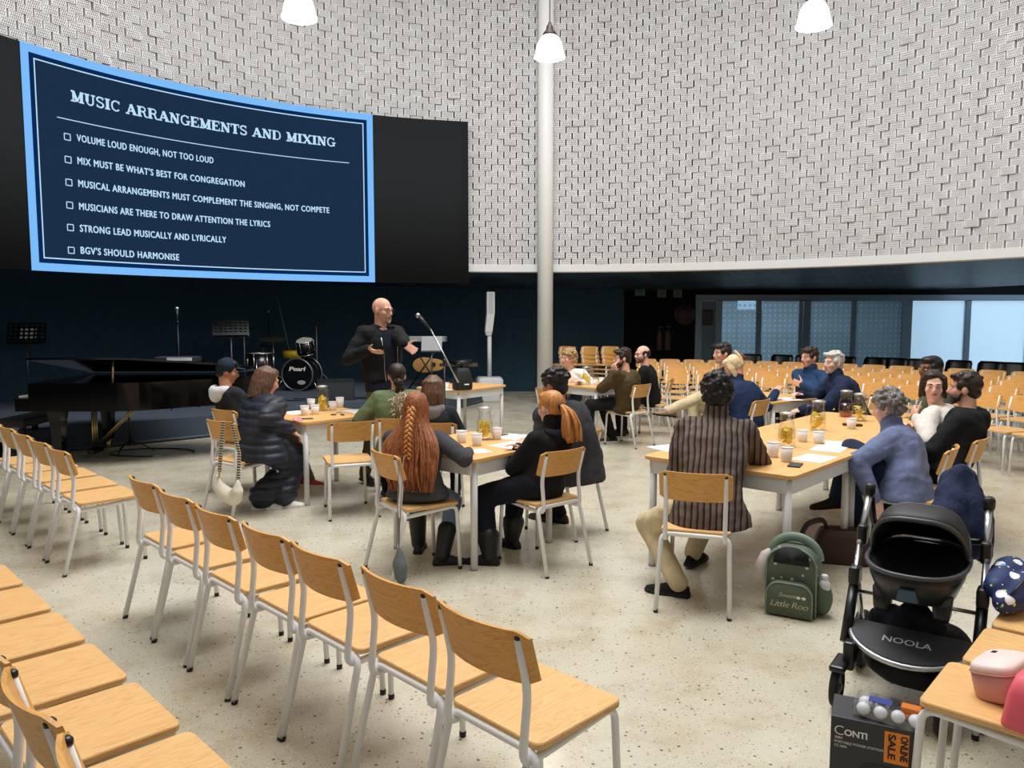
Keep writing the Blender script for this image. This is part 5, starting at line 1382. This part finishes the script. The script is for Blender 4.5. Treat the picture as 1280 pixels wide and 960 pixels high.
wall_sign(800, 362, .22, .27, 'exit_sign', 'dim green running figure sign high on the dark wall', mat('sign_green', (62, 100, 96), .6), run_mark)
wall_sign(827, 367, .19, .17, 'arrow_sign', 'dim white arrow sign right of the running figure sign', mat('sign_white', (84, 88, 90), .6), arrow_mark)
wall_sign(847, 367, .19, .17, 'arrow_sign', 'dim white arrow sign nearest the glass front', mat('sign_white', (84, 88, 90), .6), arrow_mark)
p = atY(856, 393, FY - .08); hr_ = thing('fire_hose_reel', 'dim red fire hose reel on the dark wall', 'hose reel', p)
b = MB(); b.lathe([(.001, -.06), (.20, -.06), (.20, .06), (.001, .06)], M=Matrix.Rotation(PI / 2, 4, 'X'), cap0=False, cap1=False); b.build('reel', mat('dim_red', (44, 14, 16), .6), hr_)
b = MB(); b.tube([(.21 * math.cos(t), 0, .21 * math.sin(t)) for t in [2 * PI * k / 24 for k in range(24)]], .03, 8, closed=True); b.build('hose', BLACKP, hr_)
for px, l in ((824, 'left one of two fire extinguishers on the dark wall'), (834, 'right one of two fire extinguishers on the dark wall')):
    p = atY(px, 438, FY - .09); e = thing('fire_extinguisher', l, 'extinguisher', p, 0, 'fire extinguishers')
    b = MB(); b.lathe([(.07, 0), (.075, .02), (.075, .38), (.05, .44), (.02, .46), (.02, .5)], seg=16); b.build('cylinder', mat('dim_red', (44, 14, 16), .6), e)
    b = MB(); b.box((.02, 0, .52), (.10, .03, .03)); b.tube([(.03, 0, .5), (.10, -.02, .42), (.09, -.02, .2)], .01, 6); b.build('nozzle', BLACKP, e)

# ------------------------------------------------------------------ bags
def soft(name, parent, mt, b, vs=.012, amp=.006, sm=3):
    me = remesh(b, vs, sm)
    for v in me.vertices: v.co = v.co + v.normal * amp * noise.noise(v.co * 14)
    me.materials.clear(); me.materials.append(mt); me.name = name
    o = bpy.data.objects.new(name, me); COL.objects.link(o)
    if parent: o.parent = parent
    return o
# green backpack
p0, p1 = at(955, 764), at(1010, 774); dv = (p1 - p0); rz = math.atan2(dv.y, dv.x); dn = V((-math.sin(rz), math.cos(rz), 0))
mid = (p0 + p1) / 2 + V((math.cos(rz), math.sin(rz), 0)) * .02 + dn * .09
bp = thing('backpack', 'small sage green backpack with pale flecks and script lettering on the floor', 'backpack', mid, rz)
BPG = mat('backpack_green', (92, 104, 86), .7); T = NT(BPG)
vo = T.new('ShaderNodeTexVoronoi'); vo.inputs['Scale'].default_value = 22; T.link(T.coord('Object'), vo.inputs['Vector'])
T.link(T.mix(T.math('LESS_THAN', vo.outputs['Distance'], .20), lin((88, 100, 84)), lin((206, 200, 176))), T.p.inputs['Base Color'])
BPP = mat('backpack_plain', (86, 98, 82), .7, var=.1)
def arch(w, h, r=.10, n=8): return [(-w / 2, 0)] + [(-w / 2 + r - r * math.cos(PI / 2 * k / n), h - r + r * math.sin(PI / 2 * k / n)) for k in range(n + 1)] + [(w / 2 - r + r * math.sin(PI / 2 * k / n), h - r + r * math.cos(PI / 2 * k / n)) for k in range(n + 1)] + [(w / 2, 0)]
def slab(w, h, y0, y1, r, z0=0.01, puff=.02):
    b = MB(); rs = []
    for y, k in ((y0, .90), (y0 + puff * .4, .985), ((y0 + y1) / 2, 1.0), (y1 - puff * .2, 1.0), (y1, .95)):
        rs.append([V((x * k, y, z0 + z * (k if k < 1 else 1))) for x, z in arch(w, h, r)])
    b.rings(rs); return b
slab(.27, .37, -.085, .085, .10).build('bag_body', BPG, bp); slab(.245, .185, -.135, -.07, .07, .012).build('front_pocket', BPP, bp)
b = MB(); b.tube([V((x * 1.0, -.083, .012 + z)) for x, z in arch(.262, .365, .10)], .006, 6); b.tube([V((x, -.128, .012 + z)) for x, z in arch(.24, .182, .07)], .005, 6); b.build('piping', mat('bag_piping', (122, 140, 122), .5), bp)
b = MB(); b.tube([V((.13 * math.cos(t), .03, .30 + .12 * math.sin(t))) for t in [PI * k / 14 for k in range(15)]], .016, 8, flat=1.6); b.build('carry_loop', mat('bag_loop', (128, 148, 132), .6), bp)
b = MB(); b.rings([[V((x * k + .0, y, .29 + z * k)) for x, z in arch(.19, .10, .08)] for y, k in ((-.088, .9), (-.09, 1.0))]); b.build('bag_opening', mat('bag_dark', (18, 24, 24), .8), bp)
bt_ = MB(); bt_.ell((.155, 0, .10), (.055, .06, .095)); bt_.build('side_pocket', BPP, bp)
b = MB(); b.lathe([(.030, .14), (.032, .19), (.022, .205), (.018, .21)], (.165, -.01, 0), 14); b.lathe([(.019, .21), (.019, .235), (.012, .24)], (.165, -.01, 0), 12); b.build('water_bottle', mat('bottle_white', (220, 220, 222), .3), bp)
b = MB(); b.tube([(-.15, -.02, .16), (-.17, -.03, .24), (-.15, -.02, .31), (-.13, -.02, .34)], [.02, .045, .03, .01], 7); b.build('tissue', mat('tissue', (216, 204, 202), .8), bp)
SCR_ = mat('script_gold', (196, 190, 160), .6)
for txt, x0, x1, z0, hh in (('Sweet', -.055, .035, .118, .026), ('Little Roo', -.095, .10, .062, .036)):
    font_text('lettering', txt, SCR_, bp, lambda a, c: V((x0 + (x1 - x0) * a + .010 * c, -.1365, z0 + hh * c)), -.005, .9)
b = MB()
for k in (-1, 1): b.ell((.065 + k * .014, -.1365, .125), (.012, .003, .008))
b.build('bow_badge', mat('bow', (226, 222, 206), .5), bp)
# brown leather bag under the hoodie woman
t = thing('leather_bag', 'dark brown leather bag on the floor under the blue hoodie', 'bag', at(1052, 702), -.3)
b = MB(); b.rings([[V((x * k, y * k, z)) for x, y in rrect(.36, .18, .05)] for z, k in ((.0, .95), (.02, 1), (.16, .96), (.22, .8), (.23, .7))]); b.build('bag_body', mat('brown_leather', (62, 34, 28), .5, bumpn=(18, .3)), t)
b = MB(); b.tube(bend([(-.1, 0, .2), (-.12, -.05, .30), (-.24, -.12, .28), (-.30, -.15, .10), (-.30, -.1, .012), (-.18, -.1, .012)], .06), .010, 8, flat=1.8); b.build('strap', mat('strap_leather', (40, 24, 22), .5), t)
# white shoulder bag hung on the puffer lady's chair
pz = V((-2.30, 6.28, 0)); t = thing('shoulder_bag', 'white crescent shoulder bag hanging by a patterned strap from the chair of the puffer coat', 'bag', pz, math.atan2(-.24, .34))
q = [(-.13 + .26 * k / 10, -.30 + .30 * (2 * k / 10 - 1) ** 2 * .18) for k in range(11)]
b = MB(); bot = at(292, 645)
cz = .21
b.limb([V((-.14, -.03, cz + .13)), V((-.12, -.03, cz + .05)), V((-.03, -.03, cz)), V((.08, -.03, cz - .02)), V((.13, -.03, cz + .04)), V((.14, -.03, cz + .12))], [.02, .05, .065, .065, .05, .02])
soft('bag_body', t, mat('cream_bag', (226, 218, 200), .5), b, .01, .003)
STRAP = mat('woven_strap', (200, 190, 160), .8); T = NT(STRAP)
w_ = T.math('LESS_THAN', T.math('FRACT', T.math('MULTIPLY', T.math('ADD', (sp_ := T.new('ShaderNodeSeparateXYZ')).outputs[2], 0.0), 48.0)), .5); T.link(T.coord('Object'), sp_.inputs[0]); T.link(T.mix(w_, lin((206, 196, 170)), lin((60, 50, 46))), T.p.inputs['Base Color'])
def strap(pts, w=.02):
    b = MB(); b.rings([[V(p) + V((sx * w, sy * .004, 0)) for sx, sy in ((-1, -1), (1, -1), (1, 1), (-1, 1))] for p in pts], smooth=False); return b
strap([(-.02, -.035, .81), (-.03, -.055, .6), (-.05, -.065, .40)]).build('strap', STRAP, t); strap([(.04, .0, .80), (.10, .02, .55), (.13, -.02, .33)]).build('strap', STRAP, t)
b = MB(); b.tube(bend([(-.05, -.065, .40), (-.07, -.06, .34), (-.13, -.03, .34)], .02), .006); b.build('clasp', BRASS, t)
# grey pouch on the braided girl's chair
t = thing('drawstring_pouch', 'grey pouch hanging low from the chair of the braided girl', 'bag', (-.70, 4.72, 0), -.9)
b = MB(); b.limb([V((0, 0, .22)), V((.01, 0, .13)), V((.02, 0, .05))], [.015, .045, .04]); soft('pouch', t, mat('pouch_grey', (104, 112, 112), .8), b, .009, .006)
b = MB(); b.tube([(0, 0, .22), (-.01, .0, .5), (-.02, .02, .8)], .003, 6); b.tube([(0, 0, .22), (.03, .0, .5), (.02, .03, .8)], .003, 6); b.build('cord', mat('grey_cord', (120, 118, 116), .6), t)
b = MB(); b.limb([V((-.02, 0, .02)), V((.02, .01, .05)), V((.03, 0, .09))], [.02, .03, .006]); b.limb([V((.0, .02, .02)), V((-.02, .01, .10))], [.03, .006])
o = soft('crumpled_napkin', None, PAPER, b, .008, .008, 1); o.location = at(606, 700); tag(o, 'crumpled white napkin on the floor beside the table leg', 'napkin')

# ------------------------------------------------------------------ stroller
SF_ = V((-.58, -.815)); so = thing('stroller', 'black and silver baby stroller carrying an infant car seat, right foreground', 'stroller', (1.72, 3.24, 0), yaw_of(SF_)); so.scale = (.93, .93, .95)
def wheel(c, r, w, parent, nm='wheel'):
    M = Matrix.Translation(c) @ Matrix.Rotation(PI / 2, 4, 'Y')
    b = MB(); b.lathe([(r * .74, -w / 2), (r * .92, -w / 2), (r, -w * .25), (r, w * .25), (r * .92, w / 2), (r * .74, w / 2), (r * .74, -w / 2)], M=M, seg=28, cap0=False, cap1=False); o = b.build(nm, RUBBER, parent)
    b = MB(); b.lathe([(r * .76, -w * .3), (r * .76, w * .3)], M=M, seg=28); b.lathe([(r * .18, -w * .6), (r * .18, w * .6)], M=M, seg=12); b.build('hub', mat('hub_grey', (70, 72, 76), .4), o)
    b = MB(); b.tube([M @ V((r * .77 * math.cos(t), r * .77 * math.sin(t), w * .42)) for t in [2 * PI * k / 24 for k in range(24)]], .004, 6, closed=True); b.build('rim_ring', CHROME, o)
for s in (-1, 1):
    wheel((s * .27, -.28, .14), .14, .05, so, 'rear_wheel'); wheel((s * .21 + .06, .24, .09), .09, .035, so, 'front_wheel')
    b = MB(); b.box((s * .21 + .02, .19, .23), (.05, .07, .13), bev=.012); b.box((s * .21 + .05, .22, .192), (.07, .18, .03), bev=.012); b.tube([(s * .21 + .02, .19, .2), (s * .22, .10, .30)], .028); b.build('front_fork', BLACKP, so)
    b = MB(); b.cyl((s * .265, .10, .30), (s * .265, -.12, .66), .014); b.cyl((s * .265, -.12, .66), (s * .255, -.27, .90), .016); b.cyl((s * .265, -.06, .56), (s * .26, -.28, .14), .013); b.build('frame_tube', ALU, so)
    b = MB(); b.cyl((s * .265, .13, .26), (s * .265, -.03, .50), .024); b.box((s * .265, -.04, .53), (.05, .09, .09), bev=.015); b.build('joint_cover', BLACKP, so)
    b = MB(); b.box((s * .26, -.15, .70), (.045, .07, .10), bev=.015); b.build('seat_clip', BLACKP, so)
    b = MB(); b.box((s * .255, -.27, .895), (.05, .07, .07), bev=.02); b.build('handle_joint', BLACKP, so)
b = MB(); b.tube(bend([(-.255, -.27, .90), (-.255, -.40, .68), (.255, -.40, .68), (.255, -.27, .90)], .07), .017); b.build('push_handle', BLACKP, so)
b = MB(); b.cyl((-.265, -.02, .46), (.265, -.02, .46), .009); b.build('cross_bar', ALU, so)
pl = [(.255 * math.cos(t), .02 + .26 * math.sin(t)) for t in [PI * k / 20 for k in range(21)]]
b = MB(); M = Matrix.Translation((0, 0, .335)) @ Matrix.Rotation(math.radians(-13), 4, 'X'); b.prism(pl, 0, .012, M=M); ftr = b.build('footrest', mat('footrest_grey', (52, 54, 58), .6), so)
b = MB(); b.tube([M @ V((x * 1.03, .02 + (y - .02) * 1.04, .0)) for x, y in pl], .013); b.build('bumper_tube', ALU, so)
font_text('lettering', 'NOOLA', mat('pale_lettering', (205, 208, 212), .4), ftr, lambda a, c: M @ V((.105 - .20 * a, .150 - .044 * c, .0135)), .012, 1.0)
b = MB()
for y, z, w in ((-.22, .16, .22), (.03, .10, .2)): b.ell((0, y, z + .08), (w, .15, .09))
soft('basket', so, mat('basket_black', (16, 18, 22), .8), b, .016, .01)
b = MB(); b.limb([V((.08, -.06, .33)), V((.0, -.04, .40)), V((-.10, -.01, .36))], [.055, .06, .04]); b.limb([V((.16, -.08, .33)), V((.10, -.08, .38))], [.05, .04]); soft('basket_blanket', so, C_('blanket_navy', (22, 26, 38)), b, .012, .01)
cs = thing('infant_car_seat', 'black infant car seat with its canopy up, clipped onto the stroller', 'car seat', so.matrix_basis @ V((0, -.06, 0)), yaw_of(SF_)); cs.scale = (.90, .92, .93)
def oval(rx, ry, z, zf=0, n=32, oy=0): return [V((rx * math.copysign(abs(math.cos(t)) ** .8, math.cos(t)), oy + ry * math.copysign(abs(math.sin(t)) ** .85, math.sin(t)), z + zf * math.sin(t))) for t in [2 * PI * k / n for k in range(n)]]
b = MB(); b.rings([oval(.12, .18, .50), oval(.17, .25, .525), oval(.20, .285, .60, .0), oval(.212, .30, .665, -.01), oval(.200, .288, .665, -.01), oval(.17, .25, .60), oval(.11, .16, .545)]); b.build('seat_shell', mat('shell_black', (24, 25, 27), .35), cs)
b = MB(); b.tube(oval(.214, .302, .668, -.01), .011, 8, closed=True); b.build('rim', mat('rim_grey', (66, 68, 72), .4), cs)
b = MB(); b.rings([oval(.192, .27, .655, -.02), oval(.15, .22, .60), oval(.08, .12, .57)], False, True); b.build('padding', mat('pad_black', (14, 14, 16), .9), cs)
for s in (-1, 1):
    b = MB(); b.rings([[V((s * .125 + x * k, .13 + y * k, z)) for x, y in rrect(.075, .11, .02)] for z, k in ((.44, .8), (.46, .95), (.55, 1.1))]); b.build('base_foot', mat('shell_black', (24, 25, 27), .35), cs)
b = MB(); b.rings([[V((x, y, z)) for x, y, z in pts] for pts in ([(-.045, .296, .545), (.045, .296, .545), (.033, .304, .598), (-.033, .304, .598)], [(-.045, .240, .545), (.045, .240, .545), (.033, .24, .598), (-.033, .24, .598)])], smooth=False); b.build('front_badge', mat('badge_blue', (60, 84, 104), .4), cs)
b = MB(); rs = []
for q in range(11):
    ph = math.radians(58 + 112 * q / 10); k = 1.0 + .018 * (q % 2)
    rs.append([V((.205 * k * math.copysign(abs(math.cos(t)) ** .6, math.cos(t)), -.03 + .27 * k * math.sin(t) ** .75 * math.cos(ph), .66 + .245 * k * math.sin(t) ** .75 * math.sin(ph))) for t in [PI * j / 20 for j in range(21)]])
b.rings(rs, False, False, closed=False); cn = b.build('canopy', mat('canopy_black', (20, 21, 23), .55), cs); sm_ = cn.modifiers.new('thick', 'SOLIDIFY'); sm_.thickness = .012
b = MB(); b.tube(rs[0], .012, 8); b.tube(rs[4], .006, 6); b.tube(rs[7], .006, 6); b.build('canopy_hoop', mat('hoop_grey', (58, 60, 64), .35), cs)
# navy jacket over the handle
t = thing('draped_jacket', 'navy blue jacket draped over the stroller handle', 'jacket', (0, 0, 0)); b = MB()
J = lambda x, y, Y: atY(x, y, Y)
b.limb([J(1196, 596, 3.62), J(1188, 620, 3.58), J(1186, 645, 3.52), J(1196, 680, 3.5)], [.05, .07, .075, .07]); b.limb([J(1200, 592, 3.62), J(1210, 620, 3.58), J(1216, 655, 3.52), J(1217, 685, 3.5)], [.045, .065, .065, .055]); b.limb([J(1188, 600, 3.7), J(1182, 640, 3.7)], [.05, .07]); b.limb([J(1205, 600, 3.75), J(1222, 650, 3.75), J(1228, 690, 3.72)], [.06, .07, .05])
soft('jacket_cloth', t, C_('jacket_navy_blue', (38, 48, 76), fold=.5), b, .011, .012)

# ------------------------------------------------------------------ boxes and bags at the right bottom
A = at(1039, 894, .33); Bq = at(1152, 917, .33); dv = Bq - A; wB = dv.length; rz = math.atan2(dv.y, dv.x); dpt = .17
bx = thing('carton', 'dark grey power station carton with an orange sticker, bottom right', 'box', (A.x, A.y, 0), rz)
b = MB(); b.box((wB / 2, dpt / 2, .165), (wB, dpt, .33), bev=.003); b.build('carton_body', mat('carton_grey', (44, 45, 48), .5), bx)
WL = mat('box_lettering', (232, 232, 230), .6); OR = mat('orange_print', (246, 140, 36), .55)
def bt_text(txt, x0, x1, z0, h, m_, bold=.0, rot=False): return font_text('lettering', txt, m_, bx, lambda a, c: V((x0 + (x1 - x0) * a, -.0022, z0 + h * c)), bold)
bt_text('C', .012, .040, .270, .034, WL, -.01); bt_text('ONTI', .042, .112, .272, .022, WL, .03); bt_text('300W', .013, .038, .256, .009, WL, .0); bt_text('PORTABLE POWER STATION', .013, .160, .242, .009, WL, .0); bt_text('CC-300A', .013, .052, .228, .009, WL, .0)
b = MB(); b.box((wB * .74, -.001, .262), (.072, .002, .105)); sk_ = b.build('sticker', OR, bx)
for j, txt in enumerate(('ONLINE', 'SALE')): font_text('lettering', txt, mat('sticker_ink', (30, 24, 20), .6), sk_, lambda a, c: V((wB * .74 + .012 - .036 * j + .022 * c, -.0032, .308 - .085 * a)), .03)
b = MB(); b.rings([[V((wB * .62 + x, y, .03 + z)) for x, z in arch(.15, .165, .04)] for y in (-.0012, .01)], smooth=False); b.build('printed_unit', mat('print_black', (20, 20, 22), .45), bx)
b = MB(); b.box((wB * .62, -.002, .092), (.12, .002, .035)); b.build('printed_panel', OR, bx)
b = MB(); b.box((wB * .62, -.002, .172), (.06, .002, .012), bev=.0008); b.build('printed_handle', mat('print_grey', (110, 110, 112), .5), bx)
for j in range(6):
    b = MB(); b.box((wB + .001, dpt * .35, .285 - .042 * j), (.002, .035, .032)); b.build('side_icon', mat('print_grey', (110, 110, 112), .5), bx)
b = MB(); b.box((wB - .004, .09, .334), (.035, .05, .004)); b.build('yellow_tag', mat('yellow_tag', (248, 196, 40), .5), bx)
gp = thing('ball_pack', 'clear plastic pack of white balls lying on the carton', 'ball pack', bx.matrix_basis @ V((wB * .66, .06, .33)), rz - .12)
b = MB(); b.box((0, 0, .026), (.21, .10, .052)); b.build('clear_box', glassy('clear_plastic', (.96, .97, 1), .12), gp)
k_ = 0
for j in range(2):
    for i in range(4):
        if j == 1 and i > 1: continue
        b = MB(); b.ell((0, 0, 0), .0215, u=16, v=12); o = b.build('ball', mat('ball_white', (238, 238, 240), .35)); o.location = gp.matrix_basis @ V((-.078 + .052 * i, -.024 + .046 * j, .024))
        tag(o, '%s ball from the left in the %s row of the clear pack' % (ordinal(i), ('front', 'back')[j]), 'ball', 'white balls in the clear pack')
b = MB(); b.box((.06, .024, .028), (.06, .04, .04), bev=.004); b.build('orange_insert', OR, gp)
b = MB(); b.box((-.03, .0, .0535), (.07, .04, .001)); b.build('print_label', mat('blue_print', (30, 50, 130), .5), gp)
# pink case
pc = at(1253, 868, .456); t = thing('cosmetic_case', 'pale pink quilted zip case on the nearest right chair', 'case', (pc.x, pc.y, .456), math.radians(38))
PK = mat('pink_quilt', (236, 214, 208), .5); T = NT(PK); v_ = T.coord('Object', (70, 70, 70), (0, 0, .78)); ck = T.new('ShaderNodeTexChecker'); ck.inputs['Scale'].default_value = 1.0; T.link(v_, ck.inputs[0]); T.bump(ck.outputs['Fac'], .25, .01)
Mx = Matrix.Translation((0, 0, .055)) @ Matrix.Rotation(math.radians(-12), 4, 'X')
b = MB(); b.rings([[Mx @ V((x * k, y * k, z)) for x, y in rrect(.20, .135, .045)] for z, k in ((-.055, .86), (-.045, .97), (.0, 1.0), (.035, 1.0))]); b.build('case_body', mat('pink_rose', (206, 154, 150), .55), t)
b = MB(); b.rings([[Mx @ V((x * k, y * k, z)) for x, y in rrect(.20, .135, .045)] for z, k in ((.036, 1.0), (.055, .97), (.064, .88))]); b.build('case_lid', PK, t)
b = MB(); b.tube([Mx @ V((x * 1.01, y * 1.01, .0355)) for x, y in rrect(.20, .135, .045)], .0035, 6, closed=True); b.build('zip', mat('rose_zip', (176, 120, 112), .4), t)
b = MB(); b.box((0, 0, 0), (.02, .014, .002), M=Mx @ Matrix.Translation((.05, .035, .0645))); b.build('badge', BLACKP, t)
# coral pouch
pc = at(1283, 905, .456); t = thing('coral_bag', 'coral pink bag at the right picture edge on the nearest right chair', 'bag', (pc.x + .01, pc.y, .456), math.radians(40))
b = MB(); b.rings([[V((x * k, y * k, z)) for x, y in rrect(.16, .12, .03)] for z, k in ((0, .98), (.01, 1), (.10, .8), (.15, .55))]); b.build('bag_body', mat('coral', (232, 96, 112), .5), t)
b = MB(); b.tube(bend([(-.05, 0, .14), (-.05, 0, .2), (.05, 0, .2), (.05, 0, .14)], .03), .006); b.build('handle', mat('coral', (232, 96, 112), .5), t)
# blue patterned bag
pc = at(1264, 765, .456); t = thing('patterned_bag', 'dark blue bag with white animal shapes on the right edge chair', 'bag', (pc.x + .05, pc.y + .02, .456), .6)
PT = mat('animal_print', (30, 50, 100), .6); T = NT(PT); v_ = T.coord('Object'); c = lin((26, 46, 98))
for sc, th, col, tgt in ((15, .30, (236, 236, 240), .45), (30, .2, (214, 226, 90), .55), (22, .2, (70, 150, 220), .6), (40, .16, (240, 240, 244), .5)):
    vo = T.new('ShaderNodeTexVoronoi'); vo.inputs['Scale'].default_value = sc; T.link(v_, vo.inputs['Vector'])
    cc = T.new('ShaderNodeSeparateColor'); T.link(vo.outputs['Color'], cc.inputs[0])
    c = T.mix(T.math('MULTIPLY', T.math('LESS_THAN', T.math('ADD', vo.outputs['Distance'], T.math('MULTIPLY', T.noise(v_, 40), .2)), th + .1), T.math('GREATER_THAN', cc.outputs[0], tgt)), c, lin(col))
T.link(c, T.p.inputs['Base Color'])
b = MB(); b.limb([V((-.14, 0, .06)), V((0, .01, .08)), V((.16, .02, .09))], [.045, .075, .08]); b.limb([V((-.10, .05, .10)), V((.08, .08, .13))], [.05, .065]); soft('bag_body', t, PT, b, .01, .008)
b = MB(); b.tube(bend([(-.14, -.02, .10), (-.04, -.03, .15), (.12, -.02, .17)], .05), .005); b.build('zip', BLACKP, t)
